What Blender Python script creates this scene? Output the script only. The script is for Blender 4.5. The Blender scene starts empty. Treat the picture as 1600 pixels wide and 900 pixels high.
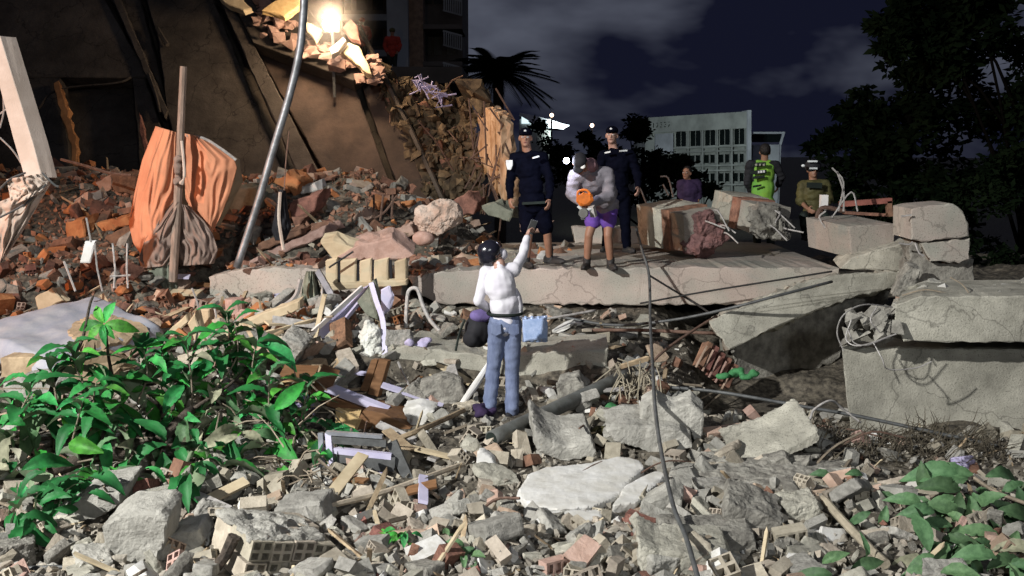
import bpy, bmesh, math, random
import numpy as np
from mathutils import Vector, Matrix, noise as mnoise

# ------------------------------------------------------------------ camera, world, lamps, exposure
S = bpy.context.scene
COL = S.collection
R = random.Random(11)
CAM = Vector((0, 0, 2.57)); PITCH = math.atan(210 / 1600.0)
cd = bpy.data.cameras.new("camera"); cam = bpy.data.objects.new("camera", cd); COL.objects.link(cam)
cam.location = CAM; cam.rotation_euler = (math.pi / 2 - PITCH, 0, 0)
cd.sensor_width = 36; cd.lens = 36; cd.clip_start = 0.05; cd.clip_end = 3000
S.camera = cam
S.view_settings.view_transform = 'Standard'; S.view_settings.look = 'None'
S.view_settings.exposure = 0.0; S.view_settings.gamma = 1.0
S.render.engine = 'CYCLES'
S.cycles.use_denoising = True
S.cycles.max_bounces = 5; S.cycles.diffuse_bounces = 3; S.cycles.transparent_max_bounces = 6

W = bpy.data.worlds.new("World"); S.world = W; W.use_nodes = True
nt = W.node_tree; nt.nodes.clear()
def N(nt, t, **k):
    n = nt.nodes.new(t)
    for a, b in k.items():
        if a in ('inputs',):
            for i, v in b.items(): n.inputs[i].default_value = v
        else: setattr(n, a, b)
    return n
out = N(nt, 'ShaderNodeOutputWorld'); bg = N(nt, 'ShaderNodeBackground')
sky = N(nt, 'ShaderNodeTexSky', sky_type='NISHITA', sun_disc=False, sun_elevation=math.radians(-6), sun_rotation=math.radians(200))
tc = N(nt, 'ShaderNodeTexCoord')
mp = N(nt, 'ShaderNodeMapping'); mp.inputs['Scale'].default_value = (1.0, 1.0, 2.1); mp.inputs['Location'].default_value = (5.5, 6.6, 0.4)
nz = N(nt, 'ShaderNodeTexNoise', inputs={'Scale': 3.4, 'Detail': 5.0, 'Roughness': 0.5, 'Distortion': 0.15})
cr = N(nt, 'ShaderNodeValToRGB')
cr.color_ramp.elements[0].position = 0.45; cr.color_ramp.elements[0].color = (0.0062, 0.0072, 0.0175, 1)
cr.color_ramp.elements[1].position = 0.66; cr.color_ramp.elements[1].color = (0.105, 0.115, 0.150, 1)
mixs = N(nt, 'ShaderNodeMix', data_type='RGBA', blend_type='ADD'); mixs.inputs['Factor'].default_value = 0.01
L = nt.links.new
L(tc.outputs['Generated'], mp.inputs['Vector']); L(mp.outputs[0], nz.inputs['Vector'])
L(nz.outputs['Fac'], cr.inputs[0])
L(cr.outputs[0], mixs.inputs['A']); L(sky.outputs[0], mixs.inputs['B'])
L(mixs.outputs['Result'], bg.inputs[0]); bg.inputs[1].default_value = 1.0
L(bg.outputs[0], out.inputs[0])

def spot(name, loc, tgt, watts, col, ang, blend, size):
    ld = bpy.data.lights.new(name, 'SPOT'); ld.energy = watts; ld.color = col
    ld.spot_size = math.radians(ang); ld.spot_blend = blend; ld.shadow_soft_size = size
    o = bpy.data.objects.new(name, ld); COL.objects.link(o); o.location = loc
    o.rotation_euler = (Vector(tgt) - Vector(loc)).to_track_quat('-Z', 'Y').to_euler()
    return o
# faint moonlight, the rescue floodlight behind the photographer and the sodium lamp beside the left heap
sd = bpy.data.lights.new("moon_sun", 'SUN'); sd.energy = 0.02; sd.angle = math.radians(0.5); sd.color = (0.8, 0.88, 1.0)
so = bpy.data.objects.new("moon_sun", sd); COL.objects.link(so); so.rotation_euler = (math.radians(50), 0, math.radians(-30))
spot("work_floodlight", (-10.0, -0.8, 8.4), (-0.5, 9.4, 0.3), 18500, (1.0, 0.985, 0.95), 66, 1.0, 0.16)
spot("soft_fill_spot", (2.6, -3.2, 4.6), (0.6, 10.0, 0.6), 1300, (0.95, 0.98, 1.0), 66, 1.0, 0.35)  # added fill lamp that softens the main floodlight's shadows
spot("sodium_floodlight", (-12.5, 8.2, 2.9), (-4.6, 13.4, 1.3), 2100, (1.0, 0.38, 0.16), 54, 0.8, 0.12)

# ------------------------------------------------------------------ picture <-> place
FWD = Vector((0, math.cos(PITCH), -math.sin(PITCH))); UP = Vector((0, math.sin(PITCH), math.cos(PITCH)))
def ray(px, py):
    return FWD + Vector((1, 0, 0)) * ((px - 800) / 1600.0) + UP * ((450 - py) / 1600.0)
def at(px, py, Y):
    d = ray(px, py); return CAM + d * (Y / d.y)
def on_plane(px, py, p0, n):
    d = ray(px, py); t = (p0 - CAM).dot(n) / d.dot(n); return CAM + d * t

# ------------------------------------------------------------------ materials
def mat(name, col, rough=0.85, var=0.0, hvar=0.0, n_scale=6.0, n_amt=0.25, col2=None, bump=0.25, b_scale=60.0, spec=0.3,
        metal=0.0, back=None, transl=0.0, stain=0.0, stretch=None, emit=None, crack=0.0):
    m = bpy.data.materials.new(name); m.use_nodes = True
    nt = m.node_tree; b = nt.nodes['Principled BSDF']; L = nt.links.new
    b.inputs['Roughness'].default_value = rough; b.inputs['Specular IOR Level'].default_value = spec; b.inputs['Metallic'].default_value = metal
    if emit:
        b.inputs['Emission Color'].default_value = (*emit[0], 1); b.inputs['Emission Strength'].default_value = emit[1]
    tc = N(nt, 'ShaderNodeTexCoord')
    src = tc.outputs['Object']
    if stretch:
        mp = N(nt, 'ShaderNodeMapping'); mp.inputs['Scale'].default_value = stretch; L(src, mp.inputs[0]); src = mp.outputs[0]
    oi = N(nt, 'ShaderNodeObjectInfo')
    va = N(nt, 'ShaderNodeVectorMath', operation='ADD')
    sc = N(nt, 'ShaderNodeVectorMath', operation='SCALE'); sc.inputs[0].default_value = (37, 17, 23)
    L(oi.outputs['Random'], sc.inputs['Scale']); L(src, va.inputs[0]); L(sc.outputs[0], va.inputs[1])
    n1 = N(nt, 'ShaderNodeTexNoise', inputs={'Scale': n_scale, 'Detail': 6.0, 'Roughness': 0.62}); L(va.outputs[0], n1.inputs['Vector'])
    rp = N(nt, 'ShaderNodeValToRGB'); c2 = col2 or tuple(c * (1 - n_amt * 1.6) for c in col)
    rp.color_ramp.elements[0].position = 0.36; rp.color_ramp.elements[1].position = 0.62
    rp.color_ramp.elements[0].color = (*c2, 1); rp.color_ramp.elements[1].color = (*col, 1)
    L(n1.outputs['Fac'], rp.inputs[0]); c = rp.outputs[0]
    if stain:
        n3 = N(nt, 'ShaderNodeTexNoise', inputs={'Scale': n_scale * 0.22, 'Detail': 4.0, 'Roughness': 0.7}); L(va.outputs[0], n3.inputs['Vector'])
        r3 = N(nt, 'ShaderNodeMapRange', inputs={1: 0.38, 2: 0.68, 3: 1.0 - stain, 4: 1.0}); L(n3.outputs['Fac'], r3.inputs[0])
        mx = N(nt, 'ShaderNodeMix', data_type='RGBA', blend_type='MULTIPLY'); mx.inputs['Factor'].default_value = 1.0
        L(c, mx.inputs['A']); L(r3.outputs[0], mx.inputs['B']); c = mx.outputs['Result']
    if crack:
        nd = N(nt, 'ShaderNodeTexNoise', inputs={'Scale': 3.0, 'Detail': 4.0}); L(va.outputs[0], nd.inputs['Vector'])
        av = N(nt, 'ShaderNodeMix', data_type='VECTOR'); av.inputs['Factor'].default_value = .35; L(va.outputs[0], av.inputs['A']); L(nd.outputs['Color'], av.inputs['B'])
        vo = N(nt, 'ShaderNodeTexVoronoi', feature='DISTANCE_TO_EDGE', inputs={'Scale': 1.5}); L(av.outputs['Result'], vo.inputs['Vector'])
        vr = N(nt, 'ShaderNodeMapRange', inputs={1: 0.004, 2: 0.012, 3: 1 - crack, 4: 1.0}); L(vo.outputs['Distance'], vr.inputs[0])
        np_ = N(nt, 'ShaderNodeTexNoise', inputs={'Scale': 70.0, 'Detail': 2.0}); L(va.outputs[0], np_.inputs['Vector'])
        pr = N(nt, 'ShaderNodeMapRange', inputs={1: 0.30, 2: 0.42, 3: 0.55, 4: 1.0}); L(np_.outputs['Fac'], pr.inputs[0])
        mu = N(nt, 'ShaderNodeMath', operation='MULTIPLY'); L(vr.outputs[0], mu.inputs[0]); L(pr.outputs[0], mu.inputs[1])
        mx = N(nt, 'ShaderNodeMix', data_type='RGBA', blend_type='MULTIPLY'); mx.inputs['Factor'].default_value = 1.0
        L(c, mx.inputs['A']); L(mu.outputs[0], mx.inputs['B']); c = mx.outputs['Result']
    if var or hvar:
        hs = N(nt, 'ShaderNodeHueSaturation')
        r1 = N(nt, 'ShaderNodeMapRange', inputs={1: 0.0, 2: 1.0, 3: 1 - var, 4: 1 + var}); L(oi.outputs['Random'], r1.inputs[0]); L(r1.outputs[0], hs.inputs['Value'])
        wn = N(nt, 'ShaderNodeTexWhiteNoise', noise_dimensions='1D'); L(oi.outputs['Random'], wn.inputs['W'])
        r2 = N(nt, 'ShaderNodeMapRange', inputs={1: 0.0, 2: 1.0, 3: 0.5 - hvar, 4: 0.5 + hvar}); L(wn.outputs['Value'], r2.inputs[0]); L(r2.outputs[0], hs.inputs['Hue'])
        L(c, hs.inputs['Color']); c = hs.outputs[0]
    if back:
        ge = N(nt, 'ShaderNodeNewGeometry'); mx = N(nt, 'ShaderNodeMix', data_type='RGBA'); L(ge.outputs['Backfacing'], mx.inputs['Factor'])
        L(c, mx.inputs['A']); mx.inputs['B'].default_value = (*back, 1); c = mx.outputs['Result']
    L(c, b.inputs['Base Color'])
    if bump:
        n2 = N(nt, 'ShaderNodeTexNoise', inputs={'Scale': b_scale, 'Detail': 5.0, 'Roughness': 0.65}); L(va.outputs[0], n2.inputs['Vector'])
        bp = N(nt, 'ShaderNodeBump'); bp.inputs['Strength'].default_value = bump; bp.inputs['Distance'].default_value = 0.02
        L(n2.outputs['Fac'], bp.inputs['Height']); L(bp.outputs[0], b.inputs['Normal'])
    if transl:
        tr = N(nt, 'ShaderNodeBsdfTranslucent'); L(c, tr.inputs[0]); ms = N(nt, 'ShaderNodeMixShader'); ms.inputs[0].default_value = transl
        L(b.outputs[0], ms.inputs[1]); L(tr.outputs[0], ms.inputs[2]); L(ms.outputs[0], nt.nodes['Material Output'].inputs[0])
    return m
M = dict(
    concrete=mat('concrete', (0.52, 0.50, 0.42), n_scale=5, col2=(0.40, 0.385, 0.32), bump=0.5, b_scale=45, stain=0.45, var=0.12, crack=0.35),
    concrete_pink=mat('salmon_concrete', (0.50, 0.425, 0.37), n_scale=1.6, col2=(0.40, 0.395, 0.34), bump=0.4, b_scale=55, stain=0.4, var=0.06, crack=0.3),
    rough=mat('rough_concrete', (0.36, 0.345, 0.30), n_scale=9, col2=(0.17, 0.16, 0.14), bump=1.0, b_scale=22, stain=0.3, var=0.2),
    chunk=mat('chunk_concrete', (0.46, 0.445, 0.40), n_scale=8, col2=(0.30, 0.29, 0.258), bump=0.7, b_scale=40, stain=0.3, var=0.25, hvar=0.008),
    shaded_dirt=mat('gap_shaded_rubble', (0.20, 0.175, 0.135), n_scale=14, col2=(0.05, 0.044, 0.036), bump=1.0, b_scale=18, stain=0.5),  # colour carries the shade of the gaps between rubble pieces
    heapdirt=mat('brick_dust', (0.22, 0.13, 0.09), n_scale=4, col2=(0.09, 0.055, 0.04), bump=1.0, b_scale=16, stain=0.5),
    grit=mat('grit', (0.40, 0.365, 0.305), n_scale=2.5, col2=(0.2, 0.18, 0.148), bump=0.5, stain=0.4),
    plaster=mat('white_plaster', (0.66, 0.655, 0.63), n_scale=5, col2=(0.52, 0.505, 0.46), bump=0.15, b_scale=30, stain=0.15),
    tanbrick=mat('tan_brick', (0.45, 0.40, 0.32), n_scale=10, col2=(0.32, 0.28, 0.22), bump=0.5, b_scale=50, var=0.25, hvar=0.012, stain=0.25),
    redbrick=mat('red_brick', (0.33, 0.165, 0.115), n_scale=10, col2=(0.16, 0.082, 0.06), bump=0.5, b_scale=50, var=0.3, hvar=0.02, stain=0.3),
    pinkbrick=mat('pink_brick', (0.48, 0.345, 0.275), n_scale=10, col2=(0.36, 0.245, 0.185), bump=0.5, b_scale=50, var=0.2, hvar=0.02, stain=0.25),
    wood=mat('weathered_wood', (0.40, 0.31, 0.20), n_scale=7, col2=(0.22, 0.16, 0.10), bump=0.3, b_scale=40, var=0.3, stretch=(1, 1, 1)),
    paleboard=mat('pale_board', (0.56, 0.47, 0.32), n_scale=4, col2=(0.42, 0.34, 0.22), bump=0.2, stain=0.2, var=0.06),
    cabinet=mat('brown_veneer', (0.20, 0.105, 0.05), n_scale=6, col2=(0.13, 0.065, 0.03), rough=0.55, bump=0.1, stretch=(1, 6, 6)),
    chipboard=mat('raw_chipboard', (0.60, 0.44, 0.22), n_scale=14, col2=(0.48, 0.33, 0.15), bump=0.2),
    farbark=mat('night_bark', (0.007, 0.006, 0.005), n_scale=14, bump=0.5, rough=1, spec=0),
    bark=mat('bark', (0.09, 0.07, 0.055), n_scale=14, col2=(0.03, 0.025, 0.02), bump=0.9, b_scale=40),
    twig=mat('pale_twig', (0.26, 0.215, 0.16), n_scale=12, bump=0.4, var=0.3),
    leaf=mat('glossy_leaf', (0.036, 0.30, 0.04), rough=0.58, n_scale=5, col2=(0.024, 0.15, 0.028), bump=0.2, b_scale=24, spec=0.35, back=(0.19, 0.25, 0.15), var=0.5, hvar=0.03, transl=0.15),
    leafdull=mat('dusty_leaf', (0.10, 0.19, 0.085), rough=0.6, n_scale=7, col2=(0.055, 0.115, 0.05), bump=0.12, b_scale=24, back=(0.15, 0.2, 0.12), var=0.3, hvar=0.015, transl=0.1),
    dryleaf=mat('dry_leaf', (0.30, 0.30, 0.2), rough=0.8, n_scale=7, bump=0.2, var=0.3, back=(0.34, 0.33, 0.25)),
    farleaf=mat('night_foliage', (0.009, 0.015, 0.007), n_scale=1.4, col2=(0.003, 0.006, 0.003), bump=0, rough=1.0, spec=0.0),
    steel=mat('grey_steel', (0.34, 0.36, 0.38), rough=0.45, metal=0.6, n_scale=9, bump=0.15, stain=0.3),
    darksteel=mat('dark_steel', (0.12, 0.125, 0.125), rough=0.55, metal=0.3, n_scale=9, bump=0.15),
    pipegrey=mat('grey_pipe_paint', (0.17, 0.18, 0.17), rough=0.6, n_scale=7, col2=(0.11, 0.11, 0.10), bump=0.3, stain=0.4),
    rust=mat('rusty_bar', (0.16, 0.10, 0.075), n_scale=20, bump=0.4, var=0.25),
    palewire=mat('pale_wire', (0.42, 0.40, 0.38), n_scale=20, bump=0.1, var=0.2, rough=0.6),
    cable=mat('black_cable', (0.03, 0.03, 0.03), rough=0.6, bump=0.1),
    lav=mat('lavender_metal', (0.60, 0.58, 0.72), rough=0.55, n_scale=3, col2=(0.45, 0.43, 0.60), bump=0.15, stain=0.15),
    greymetal=mat('bent_grey_profile', (0.36, 0.38, 0.42), rough=0.5, n_scale=5, metal=0.2, bump=0.1, stain=0.3),
    salmon=mat('salmon_sheet', (0.62, 0.27, 0.15), rough=0.9, n_scale=3, col2=(0.52, 0.21, 0.115), bump=0.2, b_scale=90),
    blanket=mat('brown_blanket', (0.27, 0.20, 0.165), rough=0.95, n_scale=5, col2=(0.2, 0.145, 0.12), bump=0.4, b_scale=80),
    palecloth=mat('pale_cloth', (0.55, 0.47, 0.40), rough=0.95, n_scale=3, col2=(0.40, 0.30, 0.24), bump=0.3, b_scale=60),
    whitefab=mat('mattress_ticking', (0.40, 0.41, 0.44), rough=0.9, n_scale=4.2, col2=(0.29, 0.31, 0.37), bump=0.25, b_scale=50, stain=0.12),
    tanfab=mat('stained_foam', (0.40, 0.31, 0.20), rough=0.95, n_scale=4, col2=(0.31, 0.23, 0.145), bump=0.4, b_scale=40),
    sack=mat('white_sack', (0.62, 0.63, 0.58), rough=0.7, n_scale=8, col2=(0.5, 0.5, 0.45), bump=0.3, b_scale=120),
    blackcloth=mat('black_cloth', (0.018, 0.018, 0.022), rough=0.8, bump=0.2, n_scale=9),
    greycloth=mat('grey_green_cloth', (0.20, 0.22, 0.17), rough=0.9, n_scale=5, col2=(0.10, 0.11, 0.085), bump=0.3),
    purplecloth=mat('purple_cloth', (0.17, 0.13, 0.33), rough=0.85, n_scale=8, bump=0.2),
    lilaccloth=mat('lilac_cloth', (0.5, 0.46, 0.66), rough=0.85, n_scale=8, bump=0.3),
    navy=mat('navy_uniform', (0.0036, 0.0042, 0.010), rough=0.95, n_scale=8, bump=0.25, b_scale=40, spec=0.02),
    jeans=mat('blue_jeans', (0.165, 0.20, 0.31), rough=0.9, n_scale=7, col2=(0.10, 0.125, 0.21), bump=0.3, b_scale=60, stretch=(2, 2, 0.6)),
    shirt=mat('white_shirt', (0.64, 0.63, 0.67), rough=0.85, n_scale=6, col2=(0.58, 0.56, 0.62), bump=0.15, b_scale=30),
    hoodie=mat('mauve_grey_sweater', (0.225, 0.21, 0.235), rough=0.95, n_scale=8, col2=(0.16, 0.148, 0.17), bump=0.4, b_scale=70),
    darkpurple=mat('dark_purple_shirt', (0.035, 0.02, 0.06), bump=0.2),
    purple=mat('purple_shorts', (0.13, 0.06, 0.34), rough=0.8, bump=0.2),
    skin=mat('brown_skin', (0.27, 0.145, 0.095), rough=0.55, n_scale=10, col2=(0.235, 0.12, 0.075), bump=0.08, spec=0.4),
    palskin=mat('light_skin', (0.45, 0.27, 0.21), rough=0.55, n_scale=10, bump=0.05, spec=0.4),
    hair=mat('black_hair', (0.012, 0.010, 0.009), rough=0.6, bump=0.5, b_scale=90),
    boot=mat('dark_boot', (0.03, 0.028, 0.028), rough=0.6, bump=0.3),
    helmet=mat('black_helmet', (0.012, 0.012, 0.02), rough=0.22, spec=0.6, bump=0.0),
    visor=mat('white_mask', (0.62, 0.60, 0.66), rough=0.7, bump=0.1),
    orange=mat('orange_plastic', (0.75, 0.20, 0.03), rough=0.45, bump=0.05),
    redjacket=mat('red_jacket', (0.42, 0.045, 0.03), rough=0.8, bump=0.3),
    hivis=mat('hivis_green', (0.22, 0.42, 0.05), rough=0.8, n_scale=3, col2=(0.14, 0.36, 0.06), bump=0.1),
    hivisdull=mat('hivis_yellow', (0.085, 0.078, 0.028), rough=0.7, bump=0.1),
    black=mat('black_print', (0.012, 0.02, 0.016), rough=0.7, bump=0),
    white=mat('white_paint', (0.78, 0.77, 0.75), rough=0.6, n_scale=5, col2=(0.66, 0.64, 0.6), bump=0.1, stain=0.1),
    creampost=mat('cream_painted_post', (0.72, 0.62, 0.54), rough=0.7, n_scale=3, col2=(0.60, 0.50, 0.42), bump=0.2, stain=0.15),
    reflect=mat('reflective_tape', (0.75, 0.78, 0.78), rough=0.35, bump=0),
    bluewater=mat('blue_water_pack', (0.26, 0.36, 0.58), rough=0.2, n_scale=12, col2=(0.40, 0.50, 0.72), bump=0.3, b_scale=30, spec=0.6),
    plastic=mat('clear_grey_plastic', (0.62, 0.62, 0.66), rough=0.3, bump=0.1),
    greenrag=mat('green_rag', (0.06, 0.24, 0.09), rough=0.8, bump=0.3, n_scale=9),
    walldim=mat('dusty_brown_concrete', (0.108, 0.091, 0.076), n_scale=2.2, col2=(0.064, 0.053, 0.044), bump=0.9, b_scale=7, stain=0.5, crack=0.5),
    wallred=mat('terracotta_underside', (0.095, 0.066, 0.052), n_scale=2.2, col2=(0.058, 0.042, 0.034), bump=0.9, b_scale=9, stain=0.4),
    slope=mat('earthy_debris', (0.20, 0.145, 0.085), n_scale=5, col2=(0.06, 0.042, 0.028), bump=1.0, b_scale=7, stain=0.5),
    tower=mat('tower_concrete', (0.14, 0.125, 0.115), n_scale=0.6, bump=0.2, b_scale=8, stain=0.2),
    towercol=mat('tower_column_render', (0.34, 0.36, 0.38), n_scale=0.5, bump=0.1, b_scale=8),
    officewall=mat('office_white_render', (0.64, 0.66, 0.64), n_scale=0.3, bump=0.05, stain=0.2),
    officewhite=mat('office_white_panel', (0.72, 0.74, 0.82), n_scale=0.3, bump=0.05),
    glass=mat('dark_glazing', (0.012, 0.018, 0.018), rough=0.25, bump=0, spec=0.3),
    drybrush=mat('dry_brush', (0.10, 0.085, 0.06), n_scale=8, bump=0, var=0.2),
    roottan=mat('straw_roots', (0.35, 0.31, 0.23), n_scale=8, bump=0),
)

# ------------------------------------------------------------------ mesh builder
ORG = {}
def tags(o, label=None, cat=None, group=None, kind=None):
    if label: o['label'] = label
    if cat: o['category'] = cat
    if group: o['group'] = group
    if kind: o['kind'] = kind
    return o
def thing(name, loc, label, cat, group=None):
    o = bpy.data.objects.new(name, None); COL.objects.link(o); o.location = loc; o.empty_display_size = 0.1
    ORG[o.name] = Vector(loc); return tags(o, label, cat, group)
def rotm(rx=0, ry=0, rz=0):
    return (Matrix.Rotation(rz, 3, 'Z') @ Matrix.Rotation(ry, 3, 'Y') @ Matrix.Rotation(rx, 3, 'X'))
def frame_from(d, hint=Vector((0, 0, 1))):
    d = d.normalized()
    if abs(d.dot(hint)) > 0.97: hint = Vector((1, 0, 0))
    a = d.cross(hint).normalized(); b = a.cross(d).normalized()
    return a, b, d
class MB:
    def __init__(s): s.v = []; s.f = []
    def add(s, vs, fs):
        o = len(s.v); s.v.extend([Vector(v) for v in vs]); s.f.extend([tuple(i + o for i in f) for f in fs]); return s
    def box(s, c, size, rot=None):
        c = Vector(c); x, y, z = (k / 2 for k in size)
        vs = [Vector(p) for p in ((-x, -y, -z), (x, -y, -z), (x, y, -z), (-x, y, -z), (-x, -y, z), (x, -y, z), (x, y, z), (-x, y, z))]
        if rot is not None: vs = [rot @ v for v in vs]
        return s.add([c + v for v in vs], [(0, 3, 2, 1), (4, 5, 6, 7), (0, 1, 5, 4), (1, 2, 6, 5), (2, 3, 7, 6), (3, 0, 4, 7)])
    def beam(s, p, q, w, h, hint=Vector((0, 0, 1))):
        p = Vector(p); q = Vector(q); a, b, d = frame_from(q - p, hint)
        rot = Matrix((a, d, b)).transposed()
        return s.box((p + q) / 2, (w, (q - p).length, h), rot)
    def tube(s, pts, r, n=7, caps=True, jit=0.0, rnd=None):
        pts = [Vector(p) for p in pts]; rs = r if isinstance(r, (list, tuple)) else [r] * len(pts)
        vs = []; fs = []; hint = Vector((0, 0, 1))
        for i, p in enumerate(pts):
            d = pts[min(i + 1, len(pts) - 1)] - pts[max(i - 1, 0)]
            if d.length < 1e-9: d = Vector((0, 0, 1))
            d.normalize()
            if i == 0: a, b, _ = frame_from(d)
            else:
                a = (a - d * a.dot(d)).normalized(); b = a.cross(d)
            for k in range(n):
                t = 2 * math.pi * k / n
                rr = rs[i] * (1 + (rnd.uniform(-jit, jit) if rnd else 0))
                vs.append(p + (a * math.cos(t) + b * math.sin(t)) * rr)
        for i in range(len(pts) - 1):
            for k in range(n):
                k2 = (k + 1) % n
                fs.append((i * n + k, i * n + k2, (i + 1) * n + k2, (i + 1) * n + k))
        if caps:
            fs.append(tuple(range(n - 1, -1, -1))); m = (len(pts) - 1) * n; fs.append(tuple(range(m, m + n)))
        return s.add(vs, fs)
    def ell(s, c, r, rot=None, nu=14, nv=9):
        c = Vector(c); vs = [Vector((0, 0, -1))]; fs = []
        for j in range(1, nv):
            ph = -math.pi / 2 + math.pi * j / nv
            for i in range(nu):
                th = 2 * math.pi * i / nu
                vs.append(Vector((math.cos(ph) * math.cos(th), math.cos(ph) * math.sin(th), math.sin(ph))))
        vs.append(Vector((0, 0, 1))); top = len(vs) - 1
        for i in range(nu):
            fs.append((0, 1 + (i + 1) % nu, 1 + i)); fs.append((top, top - nu + i, top - nu + (i + 1) % nu))
        for j in range(nv - 2):
            for i in range(nu):
                a = 1 + j * nu; i2 = (i + 1) % nu
                fs.append((a + i, a + i2, a + nu + i2, a + nu + i))
        vs = [Vector((v.x * r[0], v.y * r[1], v.z * r[2])) for v in vs]
        if rot is not None: vs = [rot @ v for v in vs]
        return s.add([c + v for v in vs], fs)
    def cap(s, p, q, r0, r1=None):
        r1 = r0 if r1 is None else r1; p = Vector(p); q = Vector(q)
        s.ell(p, (r0,) * 3); s.ell(q, (r1,) * 3)
        if (q - p).length > 1e-5: s.tube([p, q], [r0, r1], 14)
        return s
    def hull(s, pts):
        bm = bmesh.new()
        for p in pts: bm.verts.new(p)
        r = bmesh.ops.convex_hull(bm, input=bm.verts)
        bmesh.ops.delete(bm, geom=[g for g in r['geom_interior'] if isinstance(g, bmesh.types.BMVert)], context='VERTS')
        bmesh.ops.dissolve_limit(bm, angle_limit=0.015, verts=bm.verts, edges=bm.edges)
        bm.verts.index_update(); bm.faces.ensure_lookup_table()
        s.add([v.co.copy() for v in bm.verts], [[v.index for v in f.verts] for f in bm.faces]); bm.free(); return s
    def grid(s, fn, nu, nv, close=False):
        vs = [fn(i / (nu - 1), j / (nv - 1)) for j in range(nv) for i in range(nu)]
        return s.add(vs, [(j * nu + i, j * nu + i + 1, (j + 1) * nu + i + 1, (j + 1) * nu + i) for j in range(nv - 1) for i in range(nu - 1)])
    def slab(s, poly, vec, jag=0.01, cell=0.08, rnd=None, rings=2, side=None, cham=0.012):
        """broken plate: outline POLY swept along VEC with chipped edges"""
        rnd = rnd or R; side = (jag * 1.5 if Vector(vec).length < 0.45 else 0.0006) if side is None else side
        P = [Vector(p) for p in poly]; vec = Vector(vec)
        nrm = Vector((0, 0, 0))
        for i in range(len(P)): nrm += (P[i] - P[0]).cross(P[(i + 1) % len(P)] - P[0])
        nrm.normalize()
        if nrm.dot(vec) > 0: P.reverse(); nrm = -nrm
        D = []
        for i in range(len(P)):
            a, b = P[i], P[(i + 1) % len(P)]; k = max(1, int((b - a).length / cell))
            for j in range(k): D.append(a.lerp(b, j / k))
        n = len(D); J = []
        for i, p in enumerate(D):
            t = (D[(i + 1) % n] - D[i - 1])
            t = t.normalized() if t.length > 1e-9 else Vector((1, 0, 0))
            inn = nrm.cross(t)
            J.append((p + inn * rnd.uniform(-jag, jag) + t * rnd.uniform(-jag, jag) * 0.6, inn))
        vs = [p + inn * (cham * rnd.uniform(0.4, 1.8)) for p, inn in J]
        L_ = vec.length; vn = vec.normalized(); k = 1
        stops = [min(cham, L_ * 0.2)] + [L_ * (r + 1) / (rings + 1) for r in range(rings)] + [L_]
        for si, st in enumerate(stops):
            for (p, inn), q_ in zip(J, D):
                if si > 0 and L_ > 0.25: p = q_
                o = Vector((0, 0, 0)) if si == 0 else Vector((rnd.uniform(-side, side), rnd.uniform(-side, side), rnd.uniform(-side, side)))
                vs.append(p + vn * st + o)
        fs = [tuple(range(n))]
        m = len(stops)
        for r in range(m):
            for i in range(n):
                i2 = (i + 1) % n; fs.append((r * n + i, (r + 1) * n + i, (r + 1) * n + i2, r * n + i2))
        fs.append(tuple(range((m + 1) * n - 1, m * n - 1, -1)))
        return s.add(vs, fs)
    def build(s, name, m, parent=None, smooth=False, origin=None, **tg):
        o = Vector((0, 0, 0))
        if parent is not None: o = ORG[parent.name]
        elif origin is not None: o = Vector(origin)
        elif s.v and tg.get('kind') not in ('structure',):
            o = sum(s.v, Vector((0, 0, 0))) / len(s.v); o.z = min(v.z for v in s.v)
        me = bpy.data.meshes.new(name); me.from_pydata([v - o for v in s.v], [], s.f)
        if isinstance(m, str): m = M[m]
        me.materials.append(m)
        if smooth: me.polygons.foreach_set('use_smooth', [True] * len(me.polygons))
        ob = bpy.data.objects.new(name, me); COL.objects.link(ob)
        if parent is not None: ob.parent = parent
        else: ob.location = o
        ORG[ob.name] = o
        return tags(ob, tg.get('label'), tg.get('cat'), tg.get('group'), tg.get('kind'))
    def remesh(s, name, m, parent, voxel=0.011, smooth=4, amp=0.0, freq=9.0, stretch=(1, 1, 1), **tg):
        o = ORG[parent.name] if parent is not None else Vector((0, 0, 0))
        me = bpy.data.meshes.new('tmp'); me.from_pydata([v - o for v in s.v], [], s.f)
        ob = bpy.data.objects.new('tmp', me); COL.objects.link(ob)
        r = ob.modifiers.new('r', 'REMESH'); r.mode = 'VOXEL'; r.voxel_size = voxel; r.use_smooth_shade = True
        if smooth:
            q = ob.modifiers.new('s', 'SMOOTH'); q.factor = 0.5; q.iterations = smooth
        dg = bpy.context.evaluated_depsgraph_get(); dg.update()
        res = bpy.data.meshes.new_from_object(ob.evaluated_get(dg)); bpy.data.objects.remove(ob); bpy.data.meshes.remove(me)
        res.name = name
        if amp:
            nv = len(res.vertices); co = np.empty(nv * 3, dtype=np.float32); no = np.empty(nv * 3, dtype=np.float32)
            res.vertices.foreach_get('co', co); res.vertex_normals.foreach_get('vector', no)
            co = co.reshape(-1, 3); no = no.reshape(-1, 3)
            fn_ = (lambda q: mnoise.fractal(q, 0.7, 2.2, 4)) if tg.get('rocky') else mnoise.noise
            d = np.array([fn_(Vector((c[0] * freq * stretch[0] + o.x, c[1] * freq * stretch[1] + o.y, c[2] * freq * stretch[2]))) for c in co], dtype=np.float32)
            co += no * (d * amp)[:, None]; res.vertices.foreach_set('co', co.ravel())
        res.materials.clear(); res.materials.append(M[m] if isinstance(m, str) else m)
        res.polygons.foreach_set('use_smooth', [not tg.get('rocky')] * len(res.polygons))
        ob = bpy.data.objects.new(name, res); COL.objects.link(ob)
        if parent is not None: ob.parent = parent
        ORG[ob.name] = o
        return tags(ob, tg.get('label'), tg.get('cat'), tg.get('group'), tg.get('kind'))
def pxs(lst, Y): return [at(p[0], p[1], p[2] if len(p) > 2 else Y) for p in lst]
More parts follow.
